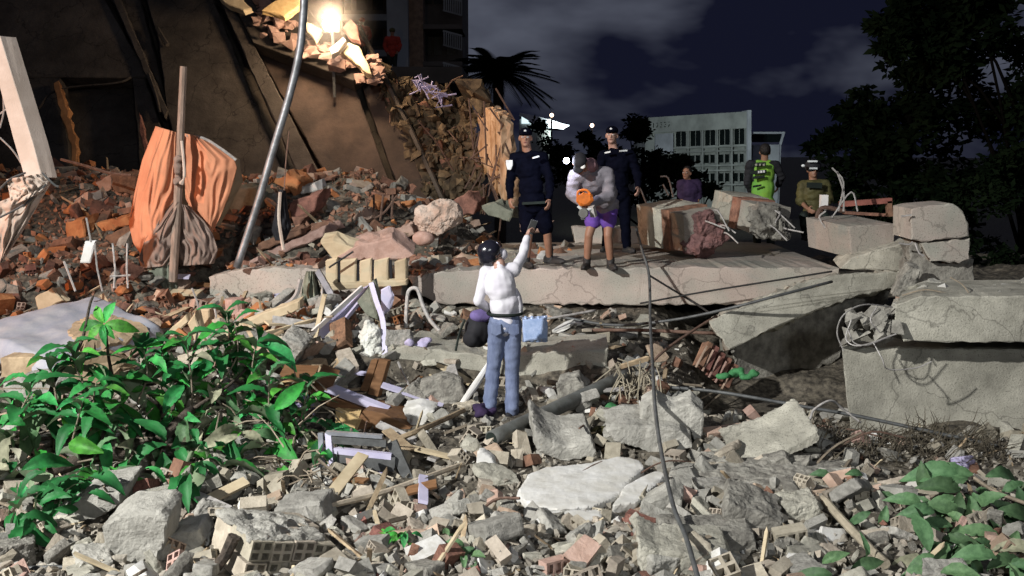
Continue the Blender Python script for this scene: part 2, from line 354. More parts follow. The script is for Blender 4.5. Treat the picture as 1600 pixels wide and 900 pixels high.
def spline(pts, k=6):
    P = [Vector(p) for p in pts]; P = [2 * P[0] - P[1]] + P + [2 * P[-1] - P[-2]]; o = []
    for i in range(1, len(P) - 2):
        for j in range(k):
            t = j / k; a, b, c, d = P[i - 1:i + 3]
            o.append(0.5 * ((2 * b) + (c - a) * t + (2 * a - 5 * b + 4 * c - d) * t * t + (3 * b - a - 3 * c + d) * t ** 3))
    o.append(P[-2]); return o
# ------------------------------------------------------------------ ground
_rg = np.random.RandomState(5); _LAT = _rg.rand(256, 256).astype(np.float64)
def vnoise(x, y):
    xi = np.floor(x).astype(int); yi = np.floor(y).astype(int); fx = x - xi; fy = y - yi
    fx = fx * fx * (3 - 2 * fx); fy = fy * fy * (3 - 2 * fy)
    g = lambda a, b: _LAT[a % 256, b % 256]
    return (g(xi, yi) * (1 - fx) + g(xi + 1, yi) * fx) * (1 - fy) + (g(xi, yi + 1) * (1 - fx) + g(xi + 1, yi + 1) * fx) * fy - 0.5
def ss(a, b, x):
    t = np.clip((x - a) / (b - a), 0, 1); return t * t * (3 - 2 * t)
CARVE = []
def carve(px, py, Y, rx, ry, z0, sl=0.0):
    c = at(px, py, Y); CARVE.append((c.x, c.y, rx, ry, z0, sl))
carve(110, 515, 10.9, 2.3, 1.5, .46, .15)      # under the mattress
carve(545, 640, 9.8, 0.95, 0.8, .0, .3)        # under the cabinet
carve(790, 590, 10.45, 1.5, .42, .08, .0); carve(470, 440, 12.7, 1.75, 1.15, .70, .05); carve(905, 760, 7.9, .75, .65, .0, .05); carve(560, 720, 8.3, .6, .6, -.02, .1)
carve(1060, 560, 11.4, 1.2, .9, .25, .1); carve(1250, 620, 10.6, 1.2, 1.2, -.25, 0)
def H(x, y, fine=True):
    x = np.asarray(x, dtype=float); y = np.asarray(y, dtype=float)
    zc = np.interp(y, [0, 7.5, 9.9, 10.4, 11.0, 12.6, 13.4, 16, 19, 30], [-.12, -.05, 0, .12, .40, .60, .72, .72, 0.2, -6])
    zl = np.interp(y, [0, 6.5, 7.5, 9.0, 10.5, 12, 13, 15, 17, 23, 34, 42], [-.1, -.05, 0.0, .22, .55, .88, 1.2, 1.75, 1.95, 2.0, 2.0, -6])
    zr = np.interp(y, [0, 8, 9.5, 12, 13, 15, 17, 19, 30], [-.1, -.06, -.12, -.1, .1, .75, .9, .2, -6])
    wl = ss(-0.9, -2.6, x); wr = ss(1.6, 2.6, x)
    z = zc * (1 - wl) * (1 - wr) + zl * wl + zr * wr
    z = z + 1.0 * ss(13.1, 15.6, y) * (1 - ss(17, 21, y)) * ss(0.5, -1.1, x) * (1 - wl * 0.75)
    far = ss(60, 35, y) * ss(30, 14, np.abs(x))
    if fine:
        z = z + far * (0.17 * vnoise(x * 1.1 + 7, y * 1.1) + 0.10 * vnoise(x * 2.7, y * 2.7 + 3) + 0.05 * vnoise(x * 7, y * 7) + 0.028 * vnoise(x * 17, y * 17))
    for cx, cy, rx, ry, z0, sl in CARVE:
        m = 1 - ss(0.75, 1.15, np.hypot((x - cx) / rx, (y - cy) / ry)); z = z - m * np.maximum(0, z - (z0 + (y - cy) * sl))
    z = np.where(y > 44, -6.0, z)
    return z
def hz(x, y): return float(H(x, y))
_YS = np.arange(4.8, 19, 0.03)
def ghit(px, py, default=None):
    d = ray(px, py); t = _YS / d.y; zz = CAM.z + d.z * t
    k = np.nonzero(zz <= H(d.x * t, _YS))[0]
    return float(_YS[k[0]]) if len(k) else default
def gpt(px, py, lift=0.0):
    Y = ghit(px, py, 12.0); p = at(px, py, Y); p.z += lift; return p
def rest(poly, Y, sink=0.04):
    """how far to move an outline so that its lowest corner stands on the ground"""
    b = max(poly, key=lambda q: q[1]); low = [q for q in poly if q[1] > b[1] - 6]; x = sum(q[0] for q in low) / len(low)
    g = ghit(x, b[1]); Y0 = b[2] if len(b) > 2 else Y
    return 0.0 if g is None or abs(g - Y0) > 2.6 else g + sink - Y0
def flat(poly, lift, nrm):
    cx = sum(q[0] for q in poly) / len(poly); cy = sum(q[1] for q in poly) / len(poly); c = gpt(cx, cy); c.z += lift
    n = Vector(nrm).normalized(); return [on_plane(q[0], q[1], c, n) for q in poly]
gx = np.concatenate([-np.geomspace(900, 9.2, 26), np.arange(-9, 9.01, 0.055), np.geomspace(9.2, 900, 26)])
gy = np.concatenate([np.linspace(-40, 4.4, 14), np.arange(4.6, 17.5, 0.055), np.arange(17.6, 45, 0.5), np.geomspace(46, 2500, 24)])
X, Yg = np.meshgrid(gx, gy); Z = H(X, Yg)
me = bpy.data.meshes.new('ground')
nx, ny = len(gx), len(gy)
idx = np.arange(nx * ny).reshape(ny, nx)
F = np.stack([idx[:-1, :-1], idx[:-1, 1:], idx[1:, 1:], idx[1:, :-1]], -1).reshape(-1, 4)
me.from_pydata(np.stack([X, Yg, Z], -1).reshape(-1, 3).tolist(), [], F.tolist())
me.materials.append(M['shaded_dirt'])
tags(bpy.data.objects.new('ground', me), kind='structure'); COL.objects.link(bpy.data.objects['ground'])

# ------------------------------------------------------------------ main floor slab the men stand on, and its neighbours
def blk(name, front, Y, vec, m, label, cat, jag=0.012, cell=0.08, parent=None, rings=2, side=None, **k):
    return MB().slab(pxs(front, Y), vec, jag, cell, rings=rings, side=side).build(name, m, parent, label=label, cat=cat, **k)
blk('floor_slab', [(636, 432), (700, 424), (800, 421), (950, 419), (1100, 418), (1200, 418), (1312, 420), (1312, 430), (1250, 446), (1215, 470), (1190, 476), (1000, 476), (800, 476), (690, 475), (655, 462)],
    12.7, (0.0, 3.6, 0.02), 'concrete_pink', 'long broken concrete floor slab carrying the standing police', 'slab', jag=0.014, cell=0.07)
blk('floor_slab', [(326, 432), (360, 424), (420, 419), (470, 420), (560, 426), (626, 428), (630, 470), (400, 470), (327, 469)], 12.75, (0.1, 1.6, 0.05), 'concrete_pink',
    'short pinkish concrete slab end below the bent lamp pole', 'slab', jag=0.014, cell=0.07)
# slab leaning down to the right of the main slab
leanpoly = [(1107, 503, 11.35), (1150, 484, 11.5), (1200, 462, 11.7), (1250, 443, 11.85), (1300, 429, 12.0), (1415, 424, 12.2), (1408, 446, 12.2), (1330, 466, 12.0), (1240, 500, 11.75), (1190, 522, 11.5), (1140, 546, 11.3)]
MB().slab([at(*p) for p in leanpoly], (0.25, 1.5, -0.25), 0.014, 0.06, rings=4, side=0.05).build('leaning_slab', 'concrete',
    label='thick concrete slab tilted down towards the dark hollow', cat='slab')
MB().slab([at(*p) for p in [(1146, 540, 11.95), (1195, 514, 12.1), (1243, 493, 12.3), (1330, 462, 12.6), (1400, 445, 12.8), (1385, 470, 12.8), (1318, 500, 12.6), (1314, 560, 12.5), (1240, 590, 12.3), (1190, 600, 12.2), (1156, 592, 12.0)]],
    (0.2, 1.2, -0.1), 0.03, 0.06, rings=3, side=0.08).build('broken_underside', 'rough', label='crumbled dark underside lump below the tilted slab', cat='concrete lump')
blk('slab_fragment', [(1312, 420), (1330, 402), (1415, 378), (1417, 421), (1400, 424)], 12.6, (0.1, 0.6, 0.05), 'concrete', 'pale wedge of concrete on the upper end of the tilted slab', 'concrete fragment')
# big block and the beam lying on it, right
MB().slab(pxs([(1316, 541), (1420, 545), (1720, 548), (1720, 760), (1500, 735), (1332, 700), (1322, 620)], 10.0), (0.95, 2.2, 0), 0.008, 0.08).build('concrete_block', 'concrete',
    label='large square grey concrete block under the fallen beam', cat='concrete block')
t = thing('fallen_beam', at(1500, 540, 9.7), 'fallen concrete beam lying across the large block with bare rebar end', 'beam')
MB().slab(pxs([(1400, 476), (1440, 463), (1720, 462), (1720, 536), (1480, 535), (1412, 533), (1398, 505)], 9.62), (0.55, 1.25, 0.0), 0.008, 0.07).build('beam_body', 'concrete', t)
mb = MB()
rr = random.Random(3)
for k in range(26):
    c = at(rr.uniform(1318, 1412), rr.uniform(478, 528), rr.uniform(9.6, 10.2))
    mb.hull([c + Vector((rr.gauss(0, .06), rr.gauss(0, .06), rr.gauss(0, .05))) for _ in range(12)])
mb.build('crumbled_end', 'rough', t)
rebar_px = [[(1395, 480, 9.7), (1350, 476, 9.5), (1318, 492, 9.4), (1308, 520, 9.4), (1318, 548, 9.4)],
            [(1400, 520, 9.6), (1360, 538, 9.4), (1335, 536, 9.4), (1325, 515, 9.45)],
            [(1330, 500, 9.4), (1322, 530, 9.35), (1345, 540, 9.3), (1400, 522, 9.45)],
            [(1365, 536, 9.4), (1378, 560, 9.3), (1388, 577, 9.35), (1430, 575, 9.45), (1455, 565, 9.5)],
            [(1370, 480, 9.5), (1360, 500, 9.35), (1375, 520, 9.4)]]
for p in rebar_px: MB().tube(spline([at(*q) for q in p], 5), 0.0065, 5).build('rebar', 'palewire', t)
# concrete rubble strip on top of the beam (small stones placed one by one later)

# column stumps, right of the men
def colblock(name, front, Y, vec, m, label, cat='column stump', jag=0.012):
    return blk(name, front, Y, vec, m, label, cat, jag=jag, cell=0.06)
t = thing('column_stump', at(1345, 405, 12.9), 'square salmon column stump beside the tilted slab with torn rebar', 'column stump')
MB().slab(pxs([(1326, 354), (1399, 350), (1398, 378), (1330, 403)], 12.8), (-0.28, 0.9, 0.06), 0.01, 0.05).build('shaft', 'concrete_pink', t)
for a, b, c in (((1300, 340), (1330, 300), (1340, 330)), ((1292, 360), (1280, 340), (1290, 330)), ((1310, 330), (1318, 285), (1300, 262)), ((1318, 330), (1318, 300), (1308, 268))):
    MB().tube(spline(pxs([a, b, c], 13.3), 4), 0.012, 5).build('rebar', 'palewire', t)
t = thing('column_stump', at(1470, 440, 11.6), 'rounded salmon column stump standing alone by the dark trees', 'column stump')
MB().slab(pxs([(1424, 326), (1440, 322), (1490, 318), (1505, 330), (1513, 350), (1515, 370), (1440, 378), (1424, 374)], 11.7), (0.05, 0.7, 0.0), 0.008, 0.05).build('upper_block', 'concrete_pink', t)
MB().slab(pxs([(1440, 381), (1516, 373), (1515, 404), (1500, 410), (1455, 408)], 11.72), (0.05, 0.7, 0.0), 0.012, 0.05).build('lower_block', 'concrete_pink', t)
MB().slab(pxs([(1424, 378), (1442, 384), (1456, 410), (1522, 406), (1526, 446), (1436, 452), (1424, 420)], 11.86), (0.1, 0.6, -0.05), 0.03, 0.05, side=0.04).build('broken_core', 'rough', t)
for p in ([(1424, 336), (1408, 338)], [(1430, 380), (1436, 395), (1444, 400)], [(1426, 378), (1420, 382), (1404, 380)]):
    MB().tube(spline(pxs(p, 11.65), 3), 0.011, 5).build('rebar', 'palewire', t)
# fallen column pieces on the slab
mauve = mat('mauve_core', (0.19, 0.10, 0.095), n_scale=7, col2=(0.10, .055, .052), bump=1, b_scale=20)
def fallen_column(t, A, B, w, h, roll, segs, tm, seed):
    ax = (B - A); Ln = ax.length; d = ax.normalized(); s = d.cross(Vector((0, 0, 1))).normalized(); u = s.cross(d)
    q = Matrix.Rotation(roll, 3, d); s = q @ s; u = q @ u; r2 = random.Random(seed)
    for nm, t0, t1, k, m in segs:
        c = A + d * (Ln * t0); MB().slab([c + s * a * w * k + u * b * h * k for a, b in ((-.5, -.5), (.5, -.5), (.5, .5), (-.5, .5))], d * Ln * (t1 - t0), .006, .07, rings=3, side=.006).build(nm, m, t)
    mb = MB()
    for k in range(9):
        c = B + d * r2.uniform(-.08, .10) + s * r2.uniform(-.34, .34) * w + u * r2.uniform(-.36, .3) * h
        mb.box(c, (r2.uniform(.16, .3), r2.uniform(.16, .3), r2.uniform(.16, .3)), rotm(r2.uniform(0, 3), r2.uniform(0, 3), r2.uniform(0, 3)))
    mb.remesh('torn_end', tm, t, .02, 1, amp=.035, freq=8, rocky=True)
    for k in range(4):
        c = B + s * r2.uniform(-.35, .35) * w + u * r2.uniform(-.3, .4) * h; MB().tube(spline([c, c + d * .25 + u * r2.uniform(-.05, .1), c + d * .45 + s * r2.uniform(-.2, .2) - u * r2.uniform(0, .2)], 4), .011, 5).build('rebar', 'palewire', t)
t = thing('fallen_column', at(1070, 385, 13.6), 'fallen column piece with a brick red band and torn mauve end', 'fallen column')
fallen_column(t, at(1026, 345, 14.9), at(1098, 360, 13.7), .62, .56, .12, [('rear_end', 0, .55, 1, 'concrete'), ('red_band', .552, .72, .985, 'redbrick'), ('front_block', .722, 1.0, .90, 'concrete_pink')], mauve, 4)
for pp in ([(1010, 318), (1002, 298), (1000, 294)], [(1045, 305), (1038, 292), (1036, 288)], [(1052, 308), (1044, 278), (1032, 276)]):
    MB().tube(spline(pxs(pp, 14.7), 3), 0.012, 5).build('rebar', 'palewire', t)
t = thing('fallen_column', at(1190, 370, 14.4), 'second fallen column piece with red face, in front of the vest wearer', 'fallen column')
fallen_column(t, at(1140, 322, 15.6), at(1206, 345, 14.4), .60, .46, -.08, [('rear_end', 0, .45, 1, 'concrete'), ('red_band', .452, .62, .985, 'redbrick'), ('front_block', .622, 1.0, .9, 'concrete_pink')], M['rough'], 5)
# red steel channel and bricks by the stump
t = thing('steel_channel', at(1350, 335, 14), 'red steel channel lying behind the square column stump', 'steel channel')
MB().beam(at(1312, 319, 14), at(1392, 313, 14), 0.1, 0.07).build('flange', mat('red_oxide', (0.35, 0.13, 0.10), bump=0.2), t)
MB().beam(at(1388, 314, 14), at(1390, 338, 14), 0.1, 0.06, Vector((1, 0, 0))).build('web', 'redbrick', t)
MB().beam(at(1318, 332, 14.1), at(1386, 336, 14.1), 0.1, 0.04).build('flange', 'redbrick', t)
MB().tube(spline(pxs([(1320, 330), (1284, 325), (1276, 350), (1282, 380)], 13.6), 5), 0.03, 7).build('bent_hose', 'rust', label='bent tube end by the square column stump', cat='tube')
MB().box(at(1287, 316, 13.8), (0.09, .1, .2)).build('white_block', 'white', label='small white upright block beside the red channel', cat='block')
# lower beam behind the white-shirted man
blk('fallen_beam', [(606, 545), (640, 540), (690, 548), (755, 556), (830, 553), (900, 548), (950, 546), (948, 575), (940, 590), (830, 592), (760, 583), (700, 576), (625, 588)], 10.85, (0.05, .75, 0.04), 'concrete',
    'low concrete beam lying behind the man in the white shirt', 'beam', jag=0.014)
blk('curb_beam', [(895, 355), (1060, 358), (1050, 382), (900, 380)], 14.9, (0, .4, 0), 'concrete_pink', 'pink concrete kerb piece behind the police legs', 'concrete piece')

# ------------------------------------------------------------------ great collapsed slab wall at left
WN = Vector((0, -1, 0.62)).normalized(); WP = Vector((0, 18.4, 1.4))
def wp(px, py, off=0.0):
    return on_plane(px, py, WP + WN * off, WN)
wall = thing('collapsed_wall', (-8, 19, 1.2), 'huge dim brown collapsed floor slab leaning above the left debris heap', 'collapsed wall')
def panel(name, poly, off, m, th=0.35, jag=0.010, **k):
    MB().slab([wp(x, y, off) for x, y in poly], -WN * th, jag, 0.2, rings=1, cham=0.015).build(name, m, wall, **k)
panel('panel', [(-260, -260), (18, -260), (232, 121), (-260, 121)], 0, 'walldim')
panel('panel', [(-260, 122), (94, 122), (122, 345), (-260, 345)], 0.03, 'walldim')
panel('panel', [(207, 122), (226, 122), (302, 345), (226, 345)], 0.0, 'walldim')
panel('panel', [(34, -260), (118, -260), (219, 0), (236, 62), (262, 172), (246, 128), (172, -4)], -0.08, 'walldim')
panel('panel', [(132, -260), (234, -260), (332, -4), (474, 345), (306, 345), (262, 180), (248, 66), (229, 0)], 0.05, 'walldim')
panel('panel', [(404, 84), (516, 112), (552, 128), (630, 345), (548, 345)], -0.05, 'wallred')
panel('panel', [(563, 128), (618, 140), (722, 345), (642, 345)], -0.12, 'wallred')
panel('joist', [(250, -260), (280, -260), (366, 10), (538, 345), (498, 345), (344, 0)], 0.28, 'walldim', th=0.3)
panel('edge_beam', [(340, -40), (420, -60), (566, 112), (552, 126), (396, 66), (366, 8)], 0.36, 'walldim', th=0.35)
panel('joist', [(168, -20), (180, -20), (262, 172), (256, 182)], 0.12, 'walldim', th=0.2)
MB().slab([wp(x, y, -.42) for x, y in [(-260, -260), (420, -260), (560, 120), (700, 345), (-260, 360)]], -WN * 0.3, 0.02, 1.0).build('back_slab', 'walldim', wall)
for poly in ([(82, 130), (92, 126), (103, 165), (119, 215), (122, 280), (114, 278), (110, 225), (96, 180)],):
    MB().slab([wp(x, y, 0.22) for x, y in poly], -WN * 0.12, 0.02, 0.12).build('door_jamb', mat('orange_timber', (0.46, 0.22, 0.09), n_scale=3, bump=0.3), wall)
MB().slab([wp(x, y, 0.2) for x, y in [(218, 176), (224, 196), (232, 236), (226, 240), (218, 205)]], -WN * 0.1, 0.01, 0.1).build('door_jamb', 'redbrick', wall)
for pts, r_ in (([(60, 170), (90, 140), (180, 130), (205, 121)], .02), ([(232, 115), (244, 150), (250, 176)], .03), ([(246, 45), (258, 65), (262, 70)], .05), ([(560, 40), (640, 200), (700, 330)], .05)):
    MB().tube(spline([wp(x, y, 0.15) for x, y in pts], 4), r_, 5).build('loose_bar', 'walldim', wall)

# rubble face at the right flank of the collapsed slab
fl = thing('debris_flank', wp(690, 300), 'rough earthy debris face on the flank of the collapsed slab', 'debris mound')
P0, P1, P2, P3 = (580, 112), (738, 152), (758, 335), (690, 350)
def flank(u, v):
    x = (P0[0] * (1 - u) + P1[0] * u) * (1 - v) + (P3[0] * (1 - u) + P2[0] * u) * v
    y = (P0[1] * (1 - u) + P1[1] * u) * (1 - v) + (P3[1] * (1 - u) + P2[1] * u) * v
    p = wp(x, y, -0.2)
    q = Vector((p.x * 0.9, p.z * 0.9, p.y * .9))
    d = mnoise.fractal(q * 1.1, 0.8, 2.1, 6) * 0.42 + mnoise.noise(q * 3.2) * 0.2 + mnoise.noise(q * 9) * .07
    return p + WN * (d + 0.1) + Vector((mnoise.noise(q * 4) * 0.15, 0, mnoise.noise(q * 4 + Vector((5, 5, 5))) * 0.15))
mb = MB(); mb.grid(flank, 110, 90); mb.build('earth_face', 'slope', fl)
rr = random.Random(21); mb = MB(); mb2 = MB()
for k in range(520):
    u, v = rr.random(), rr.random(); p = flank(u, v); s_ = rr.choice((0.03, .05, .06, .08, .12)); rq = rotm(rr.uniform(0, 6), rr.uniform(0, 6), rr.uniform(0, 6))
    (mb if rr.random() < .93 else mb2).hull([p + rq @ Vector((rr.uniform(-1.6, 1.6) * s_, rr.uniform(-1.2, 1.2) * s_, rr.uniform(-.8, .8) * s_)) for _ in range(10)])
mb.build('stones', 'slope', fl, kind='stuff'); mb2.build('brick_bits', 'redbrick', fl, kind='stuff')
mb = MB()
for k in range(16):
    u, v = rr.random(), rr.random() * .9; p = flank(u, v); d = Vector((rr.gauss(0, .5), -.3, rr.gauss(0, .5)))
    mb.tube([p, p + d * .5 + Vector((0, 0, .1)), p + d], .015, 4)
mb.build('wires', 'rust', fl, kind='stuff')
# torn bright wall edge right of the flank, lit by the lamp
te = thing('torn_wall', wp(770, 300), 'torn wall end glowing orange behind the police officer on the left', 'broken wall')
MB().slab([at(x, y, 19.9 - (x - 738) * .046) for x, y in [(744, 172), (756, 166), (778, 180), (783, 205), (782, 240), (790, 262), (792, 300), (790, 320), (768, 292), (754, 268), (746, 230), (750, 205)]], (0.25, 0.15, 0.0), 0.05, 0.10, side=.05, rings=2).build('wall_face',
    mat('torn_plaster', (0.78, 0.55, 0.36), n_scale=3, col2=(0.52, 0.30, 0.16), bump=1, b_scale=9, stain=.2), te)
mb = MB()
for k in range(24):
    p = at(rr.uniform(742, 790), rr.uniform(165, 300), 18.0); mb.tube([p, p + Vector((rr.gauss(0, .12), -.08, rr.gauss(-.1, .2))), p + Vector((rr.gauss(0, .25), -.12, rr.gauss(-.2, .4)))], .016, 4)
mb.build('torn_wires', 'rust', te, kind='stuff')
for px_, py_, s_ in ((755, 160, .2), (770, 172, .15), (742, 150, .2), (735, 135, .13)):
    p = at(px_, py_, 19.2); MB().hull([p + Vector((rr.gauss(0, s_), rr.gauss(0, s_), rr.gauss(0, s_ * .7))) for _ in range(12)]).build('lump', 'slope', te)
# lit fragments round the lamp
def frag(name, poly, off, m, label, th=0.14, cat='broken slab'):
    MB().slab([wp(x, y, off) for x, y in poly], -WN * th, 0.012, 0.10, side=0.015).build(name, m, label=label, cat=cat)
frag('slab_fragment', [(408, 16), (430, 0), (470, -14), (468, 8), (444, 26), (428, 20)], 0.9, 'chipboard', 'pale broken board left of the bent pole near the lamp')
frag('slab_fragment', [(476, 34), (486, 36), (503, 46), (492, 60), (480, 50)], 0.8, 'paleboard', 'bright triangular fragment between the bent pole and the lamp')
frag('slab_fragment', [(514, 76), (536, 58), (540, 62), (528, 80), (518, 84)], 0.9, 'plaster', 'bright white plate fragment under the lamp')
frag('slab_fragment', [(530, 76), (545, 66), (560, 72), (572, 92), (581, 116), (574, 114), (556, 98)], 0.7, 'paleboard', 'lit jagged wall fragment on the ridge right of the lamp')
frag('slab_fragment', [(536, 42), (548, 30), (558, 40), (562, 64), (548, 60)], 0.7, 'redbrick', 'lit reddish lump on the ridge beside the lamp')
frag('slab_fragment', [(340, -8), (372, -10), (392, 12), (380, 16), (350, 4)], 0.9, 'paleboard', 'broken board at the top edge above the wall joist')
mb = MB()
for k in range(110):
    x = rr.uniform(395, 600); y = 20 + (x - 395) * .5 + rr.gauss(0, 12); p = wp(x, y, .5); s_ = rr.uniform(.03, .16)
    mb.hull([p + Vector((rr.uniform(-1.2, 1.2), rr.uniform(-.8, .8), rr.uniform(-.8, .8))) * s_ for _ in range(12)])
mb.build('ridge_rubble', 'pinkbrick', label='loose broken bits along the ridge beside the lamp', kind='stuff')
mb = MB()
for k in range(26):
    x = rr.uniform(642, 692); y = 122 + (x - 642) * .65 + rr.gauss(0, 3); p = wp(x, y, .7); mb.tube([p, p + Vector((rr.gauss(0, .1), 0, rr.gauss(0, .08))), p + Vector((rr.gauss(.05, .16), 0, rr.gauss(-.05, .1)))], .014, 4)
mb.build('cable_tangle', mat('violet_wire', (.4, .38, .6), bump=0), label='pale violet tangle of cable on the debris ridge', cat='cable tangle')

# the lit lamp on the ridge
lp = wp(515, 38, 1.1)
lt = thing('floodlight', lp, 'lit floodlight glaring on top of the collapsed slab', 'floodlight')
MB().ell(lp, (0.13, 0.13, 0.13)).build('bulb', mat('lit_bulb', (1, .9, .75), emit=((1, .84, .66), 70), bump=0), lt, smooth=True)
MB().box(lp + Vector((0, .3, 0)), (.26, .12, .22)).build('housing', 'darksteel', lt)
MB().tube([lp + Vector((0, .3, -.1)), lp + Vector((0, .35, -1.3))], .03).build('stand', 'darksteel', lt)
ld = bpy.data.lights.new('floodlight_beam', 'POINT'); ld.energy = 330; ld.color = (1, .72, .46); ld.shadow_soft_size = .2
lo = bpy.data.objects.new('floodlight_beam', ld); COL.objects.link(lo); lo.location = lp + Vector((.15, -.5, .1))
dm_ = bpy.data.materials.new('lamp_glare'); dm_.use_nodes = True; dn = dm_.node_tree; dn.nodes.clear(); do_ = dn.nodes.new('ShaderNodeOutputMaterial'); dv = dn.nodes.new('ShaderNodeVolumePrincipled'); dg_ = dn.nodes.new('ShaderNodeTexGradient'); dg_.gradient_type = 'SPHERICAL'; dc_ = dn.nodes.new('ShaderNodeTexCoord'); dq = dn.nodes.new('ShaderNodeMath'); dq.operation = 'POWER'; dq.inputs[1].default_value = 2.6; dw = dn.nodes.new('ShaderNodeMath'); dw.operation = 'MULTIPLY'; dw.inputs[1].default_value = .26; dn.links.new(dc_.outputs['Object'], dg_.inputs[0]); dn.links.new(dg_.outputs['Fac'], dq.inputs[0]); dn.links.new(dq.outputs[0], dw.inputs[0]); dn.links.new(dw.outputs[0], dv.inputs['Density']); dv.inputs['Color'].default_value = (1, .95, .9, 1); dn.links.new(dv.outputs[0], do_.inputs['Volume'])
MB().ell(lp + Vector((.05, -.3, 0)), (1., 1., 1.), None, 24, 16).build('glare_halo', dm_, smooth=True, origin=lp + Vector((.05, -.3, 0)), label='added glow volume round the lit floodlight', kind='stuff')  # added volume standing in for the lens glare round the lamp

# ------------------------------------------------------------------ tower behind, office block, small roof
TY = 42
tw = thing('apartment_tower', (-5, TY + 4, -6), 'dark apartment tower rising behind the collapsed slab', 'apartment tower')
def tbox(nm, x0, x1, y0, y1, Y, d, m, parent=tw):
    a = at(x0, y1, Y); b = at(x1, y0, Y)
    MB().box(((a.x + b.x) / 2, Y + d / 2, (a.z + b.z) / 2), (b.x - a.x, d, b.z - a.z)).build(nm, m, parent)
tbox('rear_wall', 380, 722, -60, 300, TY + 3, 6, 'tower')
tbox('column', 607, 636, -60, 200, TY - .2, 1.0, 'towercol')
tbox('column', 637, 660, -60, 200, TY + .2, 1.0, mat('tower_brown_render', (0.26, .18, .13), bump=.1))
tbox('pier', 526, 534, -60, 160, TY + .5, .5, 'tower')
for y in (-30, 22, 78): tbox('floor_slab', 534, 606, y, y + 10, TY + .2, 3, 'towercol')
for y in (-40, 38, 96, 150): tbox('floor_slab', 661, 722, y, y + 7, TY + .1, 3, 'tower')
for y in (8, 62, 112):
    f = MB(); 
    for k in range(9):
        x = 694 + k * 3.4; f.beam(at(x, y + 8 + k * .9 - 22, TY - .3), at(x, y + 8 + k * .9, TY - .3), .05, .05, Vector((1, 0, 0)))
    f.beam(at(692, y - 14, TY - .3), at(722, y - 6, TY - .3), .07, .07); f.beam(at(692, y + 8, TY - .3), at(722, y + 16, TY - .3), .06, .06)
    f.build('balcony_rail', 'towercol', tw)
for y in (-20, 36, 90):
    for x in (540, 565, 590): tbox('window', x - 8, x + 8, y + 2, y + 36, TY + 2.94, .1, 'glass')
for y in (-30, 50, 105):
    for x in (668, 684, 704): tbox('window', x - 6, x + 6, y + 2, y + 36, TY + 2.92, .1, 'glass')
tbox('terrace', 520, 722, 104, 130, TY - 6, 9, 'tower')

OY = 125
def oy(x): return 1 / (1 / 125.0 - (1170 - x) * 5.6e-6)
of = thing('office_block', (20, OY, -6), 'pale flat roofed office block with five arched windows across the site', 'office building')
def obox(nm, x0, x1, y0, y1, d0, d1, m, parent=of, skew=True):
    # the facade falls away to the left: right end nearer
    def c(x, y, dd):
        Yb = OY + (1170 - x) * 0.10 + dd
        ys = y
        return at(x, ys, Yb)
    a, b = c(x0, y0, d0), c(x1, y0, d0); a2, b2 = c(x0, y1, d0), c(x1, y1, d0)
    ya = Vector((0, d1 - d0, 0))
    vs = [a2, b2, b, a, a2 + ya, b2 + ya, b + ya, a + ya]
    return MB().add(vs, [(0, 1, 2, 3), (5, 4, 7, 6), (1, 5, 6, 2), (4, 0, 3, 7), (3, 2, 6, 7), (4, 5, 1, 0)]).build(nm, m, parent)
def fy(x, y):  # lines slope: left end lower at the top
    return y + (1170 - x) * 0.062 * (1 - (y - 174) / 136)
def quadbox(nm, x0, x1, y0, y1, d0, d1, m, parent=of):
    c = lambda x, y: at(x, fy(x, y), oy(x) + d0)
    vs = [c(x0, y1), c(x1, y1), c(x1, y0), c(x0, y0)]; ya = Vector((0, d1 - d0, 0)); vs += [v + ya for v in vs]
    return MB().add(vs, [(0, 1, 2, 3), (5, 4, 7, 6), (1, 5, 6, 2), (4, 0, 3, 7), (3, 2, 6, 7), (4, 5, 1, 0)]).build(nm, m, parent)
quadbox('wall', 1008, 1170, 174, 330, 0.9, 14, 'officewall')
quadbox('parapet', 1008, 1170, 174, 200, 0.0, 0.9, 'officewall')
quadbox('corner_pier', 1168, 1174, 172, 330, -.3, 3, 'officewhite')
quadbox('white_panel', 1024, 1052, 202, 236, 0.2, 0.9, 'officewhite')
for y in (226, 233, 256, 264, 287): quadbox('string_course', 1052, 1168, y, y + 2.5, 0.0, .9, 'officewall')
for k in range(5):
    x0 = 1055 + k * 22.8; x1 = x0 + 18
    c = lambda x, y, dd: at(x, fy(x, y), oy(x) + dd)
    pts = [(x0, 226), (x1, 226), (x1, 202)] + [((x0 + x1) / 2 + math.cos(a) * 9, 202 - math.sin(a) * 6.5) for a in (0.4, .8, 1.2, 1.57, 1.94, 2.34, 2.74)] + [(x0, 202)]
    pts = [(x, y) for x, y in pts]
    w = MB().add([c(x, y, .82) for x, y in pts], [tuple(range(len(pts)))]).build('arched_window', 'glass', of)
    f = MB()
    for i in range(len(pts)):
        p, q = pts[i], pts[(i + 1) % len(pts)]
        if p != q: f.beam(c(*p, .7), c(*q, .7), .16, .16)
    f.beam(c(x0 + 9, 196, .75), c(x0 + 9, 226, .75), .05, .05)
    f.build('frame', 'officewall', w)
    quadbox('pilaster', x1 + 1.2, x1 + 3.4, 196, 330, 0.1, .9, 'officewall')
for y0, y1 in ((240, 253), (270, 283)):
    for k in range(4):
        for h in (0, 9.2):
            x = 1078 + k * 22.8 + h
            w = quadbox('window', x, x + 7.8, y0, y1, .8, .86, 'glass')
            quadbox('mullion', x + 7.8, x + 9.2, y0 - 1, y1 + 1, .3, .86, 'officewall')
